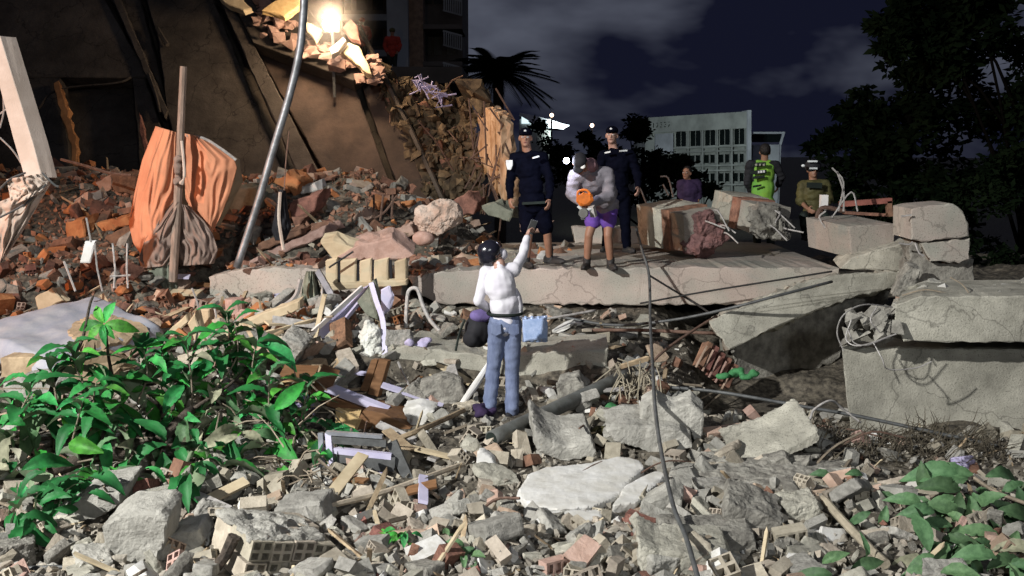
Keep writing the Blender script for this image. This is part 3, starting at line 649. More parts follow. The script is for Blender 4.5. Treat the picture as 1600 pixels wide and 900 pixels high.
for k, ch in enumerate('17337'):
    fc = bpy.data.curves.new('numerals', 'FONT'); fc.body = ch; fc.size = .95; fc.extrude = .03; fc.align_x = 'CENTER'
    o = bpy.data.objects.new('numeral', fc); COL.objects.link(o); dg = bpy.context.evaluated_depsgraph_get()
    p = at(1021 + k * 6.2, 200 - k * .5, oy(1021 + k * 6) - .1)
    me = bpy.data.meshes.new_from_object(o.evaluated_get(dg)); bpy.data.objects.remove(o)
    n_ = bpy.data.objects.new('numeral', me); COL.objects.link(n_); n_.parent = of; me.materials.append(M['black'])
    n_.location = p - ORG[of.name]; n_.rotation_euler = (math.pi / 2, 0, 0)
an = thing('annex_building', (29, OY + 2, -6), 'low annex with white roof frame right of the office block', 'annex')
tb2 = lambda nm, x0, x1, y0, y1, Y, d, m: tbox(nm, x0, x1, y0, y1, Y, d, m, an)
tb2('wall', 1174, 1218, 226, 330, OY + 3, 8, 'officewhite')
tb2('roof_edge', 1174, 1226, 206, 209, OY, 5, 'officewhite')
tb2('shade', 1174, 1220, 209, 222, OY + 4, 3, 'glass')  # dark box put in for the shade under the roof edge
MB().beam(at(1225, 206, OY), at(1219, 226, OY), .25, .25).build('brace', 'officewhite', an)
tb2('post', 1217, 1220, 222, 330, OY, .4, 'officewhite')
hs = thing('lit_house', (-2, 90, -6), 'white roofed house with lit windows beyond the police officer', 'house')
tbox('wall', 812, 862, 186, 300, 92, 8, 'officewall', hs)
tbox('lit_window', 815, 827, 181, 193, 91.8, .2, mat('lit_window', (1, 1, 1), emit=((.75, .95, 1), 1.1), bump=0), hs)
tbox('lit_window', 829, 841, 183, 197, 91.8, .2, bpy.data.materials['lit_window'], hs)
MB().slab([at(812, 176, 91), at(842, 182, 91), at(890, 196, 91), at(880, 202, 91), at(846, 200, 91), at(812, 180, 91)], (0, 6, 0), .03, .5).build('roof', 'officewhite', hs)
for x, y, Yl in ((862, 180, 85), (925, 196, 85)):
    p = at(x, y, Yl)
    t = thing('street_lamp', (p.x, p.y, -6), 'distant lit street lamp beside the lit house roof' if x < 900 else 'distant lit street lamp between the two officers', 'street lamp', 'far street lamps')
    MB().tube([(p.x, p.y + .2, -6), (p.x, p.y + .2, p.z - .1)], .08, 6).build('post', 'darksteel', t)
    ld = bpy.data.lights.new('street_lamp_office_spot', 'SPOT'); ld.energy = 11500; ld.color = (.86, 1, .95); ld.spot_size = math.radians(70); ld.spot_blend = 1; ld.shadow_soft_size = .3  # spot added in the lamp, aimed to light the office block
    lo = bpy.data.objects.new('street_lamp_office_spot', ld); COL.objects.link(lo); lo.location = p + Vector((0, .4, 0)); lo.rotation_euler = (at(1100, 245, 128) - p).to_track_quat('-Z', 'Y').to_euler()
    MB().ell(p, (.16, .16, .16)).build('lantern', mat('lamp_glow', (1, .8, .6), emit=((1, .7, .5), 6), bump=0), t, smooth=True)
# ------------------------------------------------------------------ people
def ell_basis(f, u):
    u = u.normalized(); f = (f - u * f.dot(u)).normalized(); r = f.cross(u)
    return Matrix((r, f, u)).transposed()      # columns: right, forward, up
def hand(mb, wrist, d, nrm, thumb, curl=0.5, sz=1.0):
    """palm, four unequal bent fingers and a thumb; D along the hand, NRM out of the palm, THUMB side"""
    d = d.normalized(); nrm = (nrm - d * nrm.dot(d)).normalized(); s = d.cross(nrm).normalized()
    if s.dot(thumb) < 0: s = -s
    pc = wrist + d * 0.05 * sz
    mb.ell(pc, (0.042 * sz, 0.052 * sz, 0.017 * sz), Matrix((s, d, nrm)).transposed())
    for off, ln in ((0.030, .072), (0.011, .082), (-0.009, .076), (-0.028, .058)):
        b = wrist + d * 0.09 * sz + s * off * sz; a1 = curl * 0.9; a2 = curl * 2.0
        m = b + (d * math.cos(a1) + nrm * math.sin(a1)) * ln * .5 * sz
        e = m + (d * math.cos(a2) + nrm * math.sin(a2)) * ln * .5 * sz
        mb.cap(b - d * .02, m, .0095 * sz, .009 * sz); mb.cap(m, e, .009 * sz, .008 * sz)
    b = wrist + d * .03 * sz + s * .032 * sz; m = b + (d * .6 + s * .75 + nrm * .25).normalized() * .04 * sz; e = m + (d * .9 + s * .2 + nrm * .35).normalized() * .032 * sz
    mb.cap(b, m, .012 * sz, .010 * sz); mb.cap(m, e, .010 * sz, .009 * sz)
def head_body(mb, c, f, u, neck):
    B = ell_basis(f, u); r, f, u = B.col[0], B.col[1], B.col[2]
    mb.ell(c + u * .025 - f * .012, (.076, .094, .098), B)
    mb.ell(c - u * .045 + f * .022, (.058, .070, .070), B)
    mb.ell(c + f * .098 - u * .012, (.013, .016, .024), B)
    mb.ell(c + f * .082 - u * .050, (.026, .014, .010), B)
    mb.ell(c + f * .072 - u * .085, (.026, .020, .016), B)
    for s in (-1, 1): mb.ell(c + r * s * .078 - u * .005 - f * .01, (.012, .022, .032), B)
    mb.cap(neck, c - u * .05 - f * .015, .062, .055)
def face(c, f, u, parent):
    B = ell_basis(f, u); r, f, u = B.col[0], B.col[1], B.col[2]
    for s in (-1, 1):
        MB().ell(c + f * .082 + u * .012 + r * s * .031, (.014, .008, .009), B, 8, 6).build('eye', 'white', parent, smooth=True)
        MB().ell(c + f * .0895 + u * .012 + r * s * .031, (.006, .004, .006), B, 8, 6).build('pupil', 'black', parent, smooth=True)
        MB().ell(c + f * .088 + u * .034 + r * s * .032, (.022, .007, .005), B, 8, 6).build('eyebrow', 'hair', parent, smooth=True)
    MB().ell(c + f * .092 - u * .052, (.024, .008, .006), B, 8, 6).build('mouth', mat('lips', (.22, .08, .07), bump=0) if 'lips' not in bpy.data.materials else bpy.data.materials['lips'], parent, smooth=True)
def torso(mb, J, g=0.0, belly=0.0, kx=1.0):
    up = (J['chest'] - J['pelvis']).normalized(); rt = (J['shR'] - J['shL']).normalized(); f = up.cross(rt)
    if f.dot(J['fwd']) < 0: f = -f
    B = ell_basis(f, up); ln = (J['chest'] - J['pelvis']).length
    mb.ell(J['pelvis'], (.165 * kx + g, .12 + g, .14 + g), B)
    mb.ell(J['pelvis'].lerp(J['chest'], .45) + f * belly, (.150 * kx + g, .115 + g, ln * .42), B)
    mb.ell(J['chest'], (.172 * kx + g, .122 + g, .20), B)
    mb.cap(J['shL'].lerp(J['shR'], .06), J['shL'].lerp(J['shR'], .94), .066 + g, .066 + g)
    mb.cap(J['chest'], J['neck'], .09 + g * .5, .06)
def arm(mb, a, e, w, r0=.044, r1=.038, r2=.029):
    mb.cap(a, e, r0, r1); mb.cap(e, w, r1 * 1.02, r2)
def leg(mb, h, k, a, r0=.076, r1=.054, r2=.038):
    mb.cap(h, k, r0, r1); mb.cap(k, k.lerp(a, .35), r1 * .97, r1 * .98); mb.cap(k.lerp(a, .35), a, r1 * .98, r2)
def shoe(name, ank, toe, ground_z, m, parent, boot=0.0, w=.046):
    d = Vector((toe.x, toe.y, 0)).normalized(); a = Vector((ank.x, ank.y, ground_z)); mb = MB()
    s = Vector((-d.y, d.x, 0))
    mb.ell(a + d * .14 + Vector((0, 0, .035)), (w, .13, .045), Matrix((s, d, Vector((0, 0, 1)))).transposed())
    mb.ell(a + d * -.02 + Vector((0, 0, .05)), (w * .9, .075, .06), Matrix((s, d, Vector((0, 0, 1)))).transposed())
    mb.cap(a + Vector((0, 0, .06)), a + Vector((0, 0, .09 + boot)), .05, .054)
    mb.box(a + d * .075 + Vector((0, 0, .012)), (w * 1.9, .29, .024), Matrix((s, d, Vector((0, 0, 1)))).transposed())
    return mb.remesh(name, m, parent, .011, 3)
def cap_hat(c, f, u, parent, m, brim=True, badge=True):
    B = ell_basis(f, u); r, f, u = B.col[0], B.col[1], B.col[2]
    mb = MB(); mb.ell(c + u * .065 - f * .01, (.086, .104, .068), B)
    if brim: mb.ell(c + u * .055 + f * .10, (.070, .065, .010), B)
    o = mb.remesh('cap', m, parent, .009, 2)
    ORG[o.name] = ORG[parent.name]
    if badge:
        MB().ell(c + u * .088 + f * .080, (.018, .010, .017), B, 10, 6).build('cap_badge', 'reflect', o, smooth=True)
    return o
def hair(c, f, u, parent, k=1.0):
    B = ell_basis(f, u); r, f, u = B.col[0], B.col[1], B.col[2]
    mb = MB(); mb.ell(c + u * .042 - f * .028, (.084 * k, .094 * k, .096 * k), B); return mb.remesh('hair', 'hair', parent, .011, 2, amp=.006, freq=40)
def ground_of(*a): return min(p.z for p in a)

# --- man in the white shirt, back to us, right arm up with a phone
Y = 9.9
P = lambda x, y, dy=0.0: at(x, y, Y + dy)
base = P(785, 657)
man = thing('person', base, 'man in white shirt and jeans seen from behind, holding up a phone', 'person')
J = dict(pelvis=P(789, 503), chest=P(782, 447, -.02), neck=P(780, 413, .01), shL=P(758, 427, 0), shR=P(805, 421, .06), fwd=Vector((0, 1, 0)),
         elL=P(748, 470, -.03), wrL=P(768, 487, .17), elR=P(817, 398, .22), wrR=P(824, 369, .42),
         hL=P(778, 508), hR=P(801, 507), kL=P(771, 578, .06), kR=P(800, 580, .08), aL=P(764, 644, -.02), aR=P(800, 646, .0))
hc = P(771, 396, .05); hf = Vector((.93, .32, .30)); hu = Vector((-.30, -.05, 1))
mb = MB(); head_body(mb, hc, hf, hu, J['neck']); torso(mb, J, -.022, kx=.83); arm(mb, J['shL'], J['elL'], J['wrL']); arm(mb, J['shR'], J['elR'], J['wrR'])
leg(mb, J['hL'], J['kL'], J['aL']); leg(mb, J['hR'], J['kR'], J['aR'])
hand(mb, J['wrL'], Vector((.5, .5, -.35)), Vector((.3, -.6, -.5)), Vector((0, .3, 1)), .5)
hd = (J['wrR'] - J['elR']).normalized(); hand(mb, J['wrR'], hd + Vector((0.02, .1, .1)), Vector((.7, .5, .0)), Vector((-.3, .6, .3)), .8)
mb.remesh('body', 'palskin', man, .0095, 2)
mb = MB(); torso(mb, J, .008, kx=.83); mb.cap(J['shL'], J['elL'], .060, .052); mb.cap(J['elL'], J['elL'].lerp(J['wrL'], .93), .052, .042)
mb.cap(J['shR'], J['elR'], .060, .048); mb.cap(J['elR'], J['elR'].lerp(J['wrR'], .9), .047, .038)
rt = (J['shR'] - J['shL']).normalized()
mb.ell(P(788, 474), (.146, .122, .15)); mb.ell(P(811, 474, .04), (.035, .08, .16), rotm(0, -.15, 0))
mb.remesh('shirt', 'shirt', man, .010, 2, amp=.010, freq=9.0, stretch=(1.5, 1.0, 1.5))
mb = MB(); mb.ell(J['pelvis'] - Vector((0, 0, .01)), (.164, .132, .13))
for h, k, a in ((J['hL'], J['kL'], J['aL']), (J['hR'], J['kR'], J['aR'])):
    mb.cap(h, k, .096, .072); mb.cap(k, a + Vector((0, 0, .03)), .072, .070)
    mb.ell(a + Vector((0, 0, .06)), (.074, .08, .05))
mb.remesh('jeans', 'jeans', man, .011, 3, amp=.009, freq=12, stretch=(.8, .8, 1.6))
for s in (-1, 1):
    MB().slab([J['pelvis'] + Vector((s * .085 + x, -.148, z)) for x, z in ((-.05, .0), (.05, .0), (.05, -.09), (0, -.12), (-.05, -.09))], (0, .02, 0), .003, .05, rings=0).build('back_pocket', 'jeans', man)
mb = MB()
mb.tube([J['pelvis'] + Vector((.166 * math.cos(t * math.pi / 12), .14 * math.sin(t * math.pi / 12), .085)) for t in range(25)], .016, 6); mb.build('belt', 'black', man, smooth=True)
mb = MB(); B = ell_basis(hf, hu); mb.ell(hc + B.col[2] * .042 - B.col[1] * .035, (.112, .124, .105), B); mb.ell(hc - B.col[2] * .02 - B.col[1] * .065, (.106, .088, .095), B)
hel = mb.remesh('helmet', 'helmet', man, .012, 6)
mb = MB(); mb.ell(hc + B.col[1] * .082 - B.col[2] * .035, (.066, .056, .058), B); mb.remesh('face_mask', 'visor', man, .01, 3)
MB().beam(hc + B.col[0] * .085 + B.col[1] * .06 - B.col[2] * .03, hc + B.col[0] * .09 - B.col[1] * .05 - B.col[2] * .06, .012, .006).build('chin_strap', 'black', man)
gz = base.z
shoe('shoe', J['aL'] , Vector((-.35, .9, 0)), gz + .0, 'blackcloth', man); shoe('shoe', J['aR'], Vector((.6, .7, 0)), gz, 'blackcloth', man)
ph = J['wrR'] + hd * .10 + Vector((.03, .05, .02))
phn = MB(); phn.box(ph, (.075, .012, .15), rotm(.3, .25, .5)); phn.build('phone', 'darksteel', label='slim phone held up in the raised hand of the white-shirted man', cat='phone')

# --- generic uniformed / standing figure
def standing(name_label, Yp, base_px, px, cfg):
    P = lambda x, y, dy=0.0: at(x, y, Yp + dy)
    base = P(*base_px); t = thing('person', base, name_label, 'person')
    J = {k: P(*v) for k, v in px.items() if k not in ('fwd',)}
    J['fwd'] = Vector(px['fwd'])
    hf = Vector(cfg.get('hf', (0, -1, -.1))); hu = Vector(cfg.get('hu', (0, 0, 1)))
    mb = MB(); head_body(mb, J['head'], hf, hu, J['neck']); torso(mb, J, -.022)
    for s in 'LR':
        arm(mb, J['sh' + s], J['el' + s], J['wr' + s])
        d = J['wr' + s] - J['el' + s]; hand(mb, J['wr' + s], d + Vector(cfg.get('hd' + s, (0, -.05, 0))), Vector((-.6 if s == 'R' else .6, .3, 0)), Vector((0, -1, .3)), cfg.get('curl', .55))
        leg(mb, J['h' + s], J['k' + s], J['a' + s])
    mb.remesh('body', cfg.get('skin', 'skin'), t, cfg.get('vox', .0105), 2)
    g = cfg.get('g', .02)
    mb = MB(); torso(mb, J, g)
    for s in 'LR':
        mb.cap(J['sh' + s], J['el' + s], .060 + g, .050 + g * .8)
        if cfg.get('sleeve', 1): mb.cap(J['el' + s], J['el' + s].lerp(J['wr' + s], cfg.get('slen', .9)), .052 + g * .8, .042 + g * .5)
    if cfg.get('hem'): mb.ell(J['pelvis'] + Vector((0, 0, -.03)), (.185, .15, cfg['hem']))
    mb.remesh('jacket' if not cfg.get('topname') else cfg['topname'], cfg['top'], t, .0125, 3, amp=cfg.get('wr', .016), freq=13, stretch=(1, 1, 1.7))
    mb = MB(); mb.ell(J['pelvis'] - Vector((0, 0, .02)), (.18, .14, .14))
    for s in 'LR':
        L_ = cfg.get('shorts', 1.0)
        if L_ < 1:
            e = J['h' + s].lerp(J['k' + s], L_); mb.cap(J['h' + s], e, .105, .10); mb.ell(e, (.104, .104, .035))
        elif L_ > 1.0001:
            mb.cap(J['h' + s], J['k' + s], .105, .095); mb.ell(J['k' + s], (.1, .1, .05)); mb.cap(J['k' + s], J['k' + s].lerp(J['a' + s], L_ - 1), .095, .09)
        else:
            mb.cap(J['h' + s], J['k' + s], .10, .074); mb.cap(J['k' + s], J['a' + s] + Vector((0, 0, .05)), .074, .062)
    mb.remesh('shorts' if L_ != 1.0 else 'trousers', cfg['bottom'], t, .0125, 3, amp=.01, freq=11, stretch=(1, 1, 1.4))
    gz = base.z
    for s in 'LR': shoe('boot' if cfg.get('boot') else 'shoe', J['a' + s], Vector(cfg.get('toe' + s, (0, -1, 0))), gz + J['a' + s].z - min(J['aL'].z, J['aR'].z), 'boot', t, cfg.get('boot', 0))
    if cfg.get('face', 1): face(J['head'], hf, hu, t)
    return t, J, hf, hu

t, J, hf, hu = standing('police officer in dark navy shorts uniform and cap, standing at the slab edge', 12.9, (838, 417),
    dict(head=(821, 216), neck=(824, 238, .04), chest=(826, 262, .02), pelvis=(832, 315), shL=(803, 247), shR=(848, 245), fwd=(0, -1, 0),
         elL=(797, 283), wrL=(797, 309, -.06), elR=(859, 282), wrR=(858, 312, -.12), hL=(822, 322), hR=(845, 322), kL=(826, 366, -.04), kR=(855, 364, -.04), aL=(822, 410), aR=(858, 404, .1)),
    dict(top='navy', bottom='navy', shorts=.78, boot=.10, hf=(-.05, -1, -.22), toeL=(.3, -1, 0), toeR=(.8, -.7, 0), g=.010, hem=.17))
cap_hat(J['head'], hf, hu, t, 'navy')
for a, s in (((795, 252), 'shL'), ):
    MB().slab(pxs([(791, 250), (801, 250), (801, 258), (798, 266), (793, 265), (791, 258)], 12.78), (0, .02, 0), .003, .06, rings=0).build('sleeve_badge', 'reflect', t)
MB().beam(at(832, 247, 12.7), at(842, 244, 12.72), .03, .02).build('collar_patch', 'reflect', t)
MB().beam(at(816, 318, 12.72), at(852, 316, 12.74), .05, .03).build('duty_belt', 'black', t)

t, J, hf, hu = standing('police officer in cap and long dark trousers standing behind the bending worker', 13.9, (962, 394),
    dict(head=(956, 212), neck=(958, 232, .04), chest=(966, 256, .02), pelvis=(964, 303), shL=(942, 243), shR=(986, 243), fwd=(0, -1, 0),
         elL=(936, 272), wrL=(950, 292, -.12), elR=(996, 272), wrR=(997, 292, -.1), hL=(953, 310), hR=(975, 310), kL=(950, 350, -.03), kR=(977, 350, -.03), aL=(947, 388), aR=(979, 390)),
    dict(top='navy', bottom='navy', boot=.08, hf=(-.25, -1, -.15), toeL=(-.3, -1, 0), toeR=(.35, -1, 0), g=.012, skin='palskin'))
cap_hat(J['head'], hf, hu, t, 'navy')
MB().beam(at(945, 239, 13.72), at(954, 237, 13.7), .03, .02).build('chest_tape', 'reflect', t)
MB().beam(at(968, 236, 13.7), at(980, 235, 13.74), .015, .02).build('chest_tape', 'reflect', t)

t, J, hf, hu = standing('worker in mauve grey sweater and purple shorts bending over an orange power tool', 12.75, (936, 420),
    dict(head=(906, 257, -.62), neck=(916, 262, -.50), chest=(926, 284, -.36), pelvis=(944, 322, .02), shL=(898, 276, -.46), shR=(948, 272, -.40), fwd=(0, -.6, -.7),
         elL=(893, 303, -.48), wrL=(908, 315, -.62), elR=(953, 306, -.44), wrR=(922, 318, -.62), hL=(930, 330), hR=(952, 330), kL=(920, 368, -.1), kR=(950, 368, -.1), aL=(917, 410, -.02), aR=(954, 411, -.02)),
    dict(top='hoodie', topname='sweater', bottom='purple', shorts=.45, boot=.03, hf=(-.2, -.55, -.95), hu=(-.15, -.85, .55), g=.03, toeL=(-.25, -1, 0), toeR=(.15, -1, 0), wr=.012, face=1, slen=.98))
B = ell_basis(hf, hu); hc = J['head']
mb = MB(); mb.ell(hc + B.col[2] * .06 - B.col[1] * .02, (.088, .105, .07), B); mb.ell(hc + B.col[2] * .05 + B.col[1] * .10, (.07, .06, .01), B); mb.remesh('dark_cap', 'blackcloth', t, .01, 2)
MB().ell(hc + B.col[2] * .062 + B.col[0] * -.05 + B.col[1] * .06, (.03, .035, .012), B).build('cap_patch', 'white', t, smooth=True)
mb = MB(); mb.ell(J['neck'] + Vector((.04, .03, .02)), (.11, .12, .09)); mb.remesh('hood', mat('dusty_pink_hood', (.30, .17, .19), bump=.3, n_scale=9), t, .0125, 3, amp=.015, freq=12)
mb = MB(); mb.ell(J['chest'].lerp(J['pelvis'], .4) + Vector((.06, .02, -.02)), (.19, .17, .19)); mb.remesh('sweater_hem', 'hoodie', t, .014, 3, amp=.018, freq=9)
tl = thing('power_tool', at(914, 318, 12.1), 'orange power cutter held by the bending worker', 'power tool')
MB().slab(pxs([(901, 306), (911, 302), (924, 304), (927, 313), (920, 321), (906, 322), (900, 315)], 11.96), (.02, .13, .0), .004, .04, rings=1, cham=.02).build('housing', 'orange', tl)
MB().tube(spline(pxs([(902, 308), (904, 299), (916, 297), (923, 304)], 11.98), 4), .014, 7).build('handle', 'orange', tl, smooth=True)
MB().tube([at(911, 333, 11.92), at(913, 333, 11.98)], .055, 18).build('cutting_disc', 'pipegrey', tl)
MB().tube(pxs([(903, 322), (912, 330), (924, 326)], 12.0), .018, 8).build('guard', 'reflect', tl)
MB().beam(at(912, 326, 12.0), at(911, 342, 12.05), .05, .05).build('blade_arm', 'steel', tl)
MB().beam(at(924, 322, 12.0), at(928, 338, 12.05), .07, .05).build('base_plate', 'palewire', tl)
p = at(885, 251, 12.2)
hl = thing('head_torch', p, 'bright white torch glaring beside the bending worker', 'torch')
MB().ell(p, (.036, .036, .036)).build('lens', mat('torch_lens', (1, 1, 1), emit=((.75, .78, 1), 40), bump=0), hl, smooth=True)
MB().tube([p + Vector((.0, .02, 0)), p + Vector((.02, .14, .0))], [.026, .02], 8).build('torch_barrel', 'black', hl)
ld = bpy.data.lights.new('torch_beam', 'POINT'); ld.energy = 12; ld.color = (.8, .82, 1); ld.shadow_soft_size = .02
lo = bpy.data.objects.new('torch_beam', ld); COL.objects.link(lo); lo.location = p + Vector((-.02, -.08, 0))

# hi-vis back
t, J, hf, hu = standing('person in green high-visibility vest seen from behind beyond the fallen column', 16.2, (1194, 392),
    dict(head=(1195, 238), neck=(1194, 256, .02), chest=(1192, 274), pelvis=(1192, 316), shL=(1172, 258), shR=(1212, 258), fwd=(0, 1, 0),
         elL=(1168, 285), wrL=(1176, 304, .15), elR=(1221, 276, .05), wrR=(1216, 290, .2), hL=(1184, 322), hR=(1202, 322), kL=(1183, 358), kR=(1203, 358), aL=(1183, 388), aR=(1204, 388)),
    dict(top='blackcloth', topname='jumper', bottom='black', boot=.05, hf=(.1, 1, 0), face=0, g=.016, toeL=(0, 1, 0), toeR=(0, 1, 0)))
hair(J['head'], hf, hu, t, 1.06)
mb = MB(); mb.ell(J['pelvis'] + Vector((0, 0, .02)), (.19, .15, .10)); mb.ell(J['pelvis'].lerp(J['chest'], .5), (.186, .165, .26)); mb.ell(J['chest'] + Vector((0, 0, .0)), (.188, .172, .20)); mb.cap(J['chest'] + Vector((-.08, 0, .14)), J['chest'] + Vector((.08, 0, .14)), .105, .105)
v = mb.remesh('vest', 'hivis', t, .014, 3, amp=.008)
for nm, x0, x1, y, th, m in (('lettering_band', 1175, 1197, 255, 6, 'black'), ('lettering_band', 1173, 1198, 267, 6, 'black'), ('lettering_band', 1176, 1195, 276, 4, 'black'), ('lettering_band', 1177, 1190, 290, 3, 'black')):
    MB().slab(pxs([(x0, y), (x1, y - 2), (x1, y + th - 2), (x0, y + th)], 15.94), (0, .03, 0), .002, .1, rings=0).build(nm, m, t)
for x, y in ((1186, 267), (1190, 266.5), (1194, 266)):
    MB().slab(pxs([(x - 1.4, y), (x + 1.4, y), (x + 1.4, y + 3.6), (x - 1.4, y + 3.6)], 15.92), (0, .02, 0), .001, .1, rings=0).build('letter', 'reflect', t)
for x in (1182, 1188, 1194):
    MB().slab(pxs([(x - 1.6, 256), (x + 1.4, 255.6), (x + 1.4, 259), (x - 1.6, 259.4)], 15.92), (0, .02, 0), .001, .1, rings=0).build('letter', mat('grey_print', (.3, .3, .25), bump=0) if 'grey_print' not in bpy.data.materials else bpy.data.materials['grey_print'], t)
# seated rescuer with reflective helmet
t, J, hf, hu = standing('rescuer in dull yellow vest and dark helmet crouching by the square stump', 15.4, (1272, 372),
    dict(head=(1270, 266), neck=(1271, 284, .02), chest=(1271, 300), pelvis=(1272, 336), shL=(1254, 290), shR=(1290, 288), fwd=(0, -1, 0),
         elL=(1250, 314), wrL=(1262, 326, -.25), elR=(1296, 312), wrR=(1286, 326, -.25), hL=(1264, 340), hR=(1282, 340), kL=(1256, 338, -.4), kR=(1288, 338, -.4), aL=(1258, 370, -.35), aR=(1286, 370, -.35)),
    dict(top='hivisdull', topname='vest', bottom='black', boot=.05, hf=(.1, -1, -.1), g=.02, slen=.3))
mb = MB(); mb.ell(J['head'] + Vector((0, .01, .06)), (.125, .14, .10)); mb.remesh('helmet', 'blackcloth', t, .012, 3)
for a, b, y in ((1262, 1277, 252), (1265, 1277, 263)):
    MB().beam(at(a, y, 15.24), at(b, y, 15.24), .02, .025).build('reflective_strip', 'reflect', t)
MB().ell(at(1255, 259, 15.24), (.03, .02, .022)).build('helmet_lamp', 'reflect', t, smooth=True)
MB().beam(at(1261, 289, 15.2), at(1284, 290, 15.2), .04, .08).build('chest_bag', 'black', t)
# dark figure among the shrubs
t, J, hf, hu = standing('person in dark purple shirt half hidden behind the column pieces', 18.5, (1076, 380),
    dict(head=(1073, 271), neck=(1074, 284, .02), chest=(1077, 297), pelvis=(1079, 330), shL=(1064, 287), shR=(1090, 287), fwd=(-.5, -1, 0),
         elL=(1064, 306), wrL=(1068, 322, -.1), elR=(1092, 306), wrR=(1088, 322, -.1), hL=(1073, 336), hR=(1084, 336), kL=(1073, 356), kR=(1084, 356), aL=(1073, 378), aR=(1084, 378)),
    dict(top='darkpurple', topname='top', bottom='black', boot=.0, hf=(-.6, -1, -.1), g=.02, slen=.2, vox=.014))
hair(J['head'], hf, hu, t)
# rescuers in red on the far terrace
for px0, lab, hv in ((613, 'rescuer in red jacket standing upright on the ledge by the tower column', 1), (566, 'rescuer in red jacket stooping near the lamp glare', 0)):
    Yr = 36.5; s = 1.0
    o = px0 - 613; oy = -16 if not hv else 0
    t, J, hf, hu = standing(lab, Yr, (px0, 122 + oy),
        dict(head=(613 + o, 50 + oy), neck=(613 + o, 57 + oy), chest=(613 + o, 66 + oy), pelvis=(613 + o, 83 + oy), shL=(604 + o, 61 + oy), shR=(622 + o, 61 + oy), fwd=(-.2, -1, 0),
             elL=(601 + o, 72 + oy), wrL=(605 + o, 81 + oy, -.1), elR=(625 + o, 72 + oy), wrR=(622 + o, 80 + oy, -.1), hL=(609 + o, 86 + oy), hR=(617 + o, 86 + oy), kL=(609 + o, 102 + oy), kR=(617 + o, 102 + oy), aL=(609 + o, 118 + oy), aR=(617 + o, 118 + oy)),
        dict(top='redjacket', bottom='black', boot=.05, hf=(-.3, -1, 0), g=.03, vox=.02, face=0))
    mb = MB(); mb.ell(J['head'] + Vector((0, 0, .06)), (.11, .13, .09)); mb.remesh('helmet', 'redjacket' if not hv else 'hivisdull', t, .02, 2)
# ------------------------------------------------------------------ left: draped mattress, blankets, posts, poles
def cloth(fn, nu, nv, name, m, parent=None, thick=0.02, **tg):
    """closed cloth: the front surface FN(u,v) and the same surface a little behind it"""
    mb = MB(); A = [fn(i / (nu - 1), j / (nv - 1)) for j in range(nv) for i in range(nu)]
    n = nu * nv; vs = A + [p + Vector((0, thick, 0)) for p in A]
    fs = [(j * nu + i, j * nu + i + 1, (j + 1) * nu + i + 1, (j + 1) * nu + i) for j in range(nv - 1) for i in range(nu - 1)]
    fs += [tuple(reversed([k + n for k in f])) for f in fs]
    bd = [i for i in range(nu)] + [j * nu + nu - 1 for j in range(1, nv)] + [(nv - 1) * nu + i for i in range(nu - 2, -1, -1)] + [j * nu for j in range(nv - 2, 0, -1)]
    for a, b in zip(bd, bd[1:] + bd[:1]): fs.append((b, a, a + n, b + n))
    mb.add(vs, fs); return mb.build(name, m, parent, smooth=True, **tg)
def interp(lst, t):
    k = t * (len(lst) - 1); i = min(int(k), len(lst) - 2); f = k - i
    f2 = f
    return tuple(lst[i][c] * (1 - f2) + lst[i + 1][c] * f2 for c in range(len(lst[0])))
def drape(left, right, Y0, bulge, nf, amp, seed, lean=0.0, phase=0.0, conv=0.0):
    """cloth between two picture outlines; NF folds of depth AMP running top to bottom"""
    o = seed * 3.7
    def fn(u, v):
        a = interp(left, v); b = interp(right, v)
        x = a[0] * (1 - u) + b[0] * u; y = a[1] * (1 - u) + b[1] * u
        k = mnoise.noise(Vector((u * 3 + o, v * 2.2, o))) + .6 * mnoise.noise(Vector((u * 7 + o, v * 4, o + 3)))
        f = math.sin((u * nf + conv * v * (1 - u) + k * 1.1 + phase) * 2 * math.pi) * (.4 + .6 * abs(math.sin(v * 2.2 + .5)))
        f *= .55 + .9 * abs(mnoise.noise(Vector((u * 2.5 + o, v * 2.5, 9.1))))
        f += .7 * mnoise.noise(Vector((u * nf * 2.1 + o, v * 5.0 + o, 1.7)))
        return at(x, y, Y0 - bulge * math.sin(math.pi * min(max(u, 0), 1)) - amp * f + lean * (v - .5))
    return fn
dm = thing('wrapped_mattress', at(285, 380, 13.2), 'upright mattress wrapped in a salmon sheet, tied to the wooden post', 'mattress')
cloth(drape([(243, 197), (222, 250), (208, 310), (201, 350), (208, 380), (222, 400)], [(286, 210), (286, 250), (285, 290), (284, 312), (274, 330), (262, 352)], 13.0, .24, 4.2, .024, 1, conv=1.6), 60, 50, 'sheet', 'salmon', dm)
cloth(drape([(286, 208), (288, 245), (288, 285), (290, 310), (302, 335), (326, 362)], [(316, 214), (366, 250), (370, 262), (360, 300), (346, 335), (330, 366)], 13.02, .10, 2.2, .022, 2, conv=2.4), 50, 46, 'sheet', 'salmon', dm)
MB().slab(pxs([(246, 205), (312, 216), (362, 250), (366, 285), (330, 355), (280, 330), (215, 375), (208, 330), (225, 260)], 13.1), (.05, .22, 0), .006, .12).build('mattress_core', 'tanfab', dm)
MB().tube(spline(pxs([(292, 212), (318, 216), (345, 232), (369, 250)], 12.98), 4), .018, 6).build('mattress_edge', 'palewire', dm)
bl = thing('blanket', at(290, 450, 12.7), 'brown blanket hanging below the salmon sheet at the wooden post', 'blanket')
cloth(drape([(272, 314), (246, 345), (226, 375), (216, 405), (220, 420)], [(286, 318), (284, 350), (281, 380), (278, 405), (272, 414)], 12.82, .16, 3.0, .045, 5), 46, 40, 'blanket_panel', 'blanket', bl)
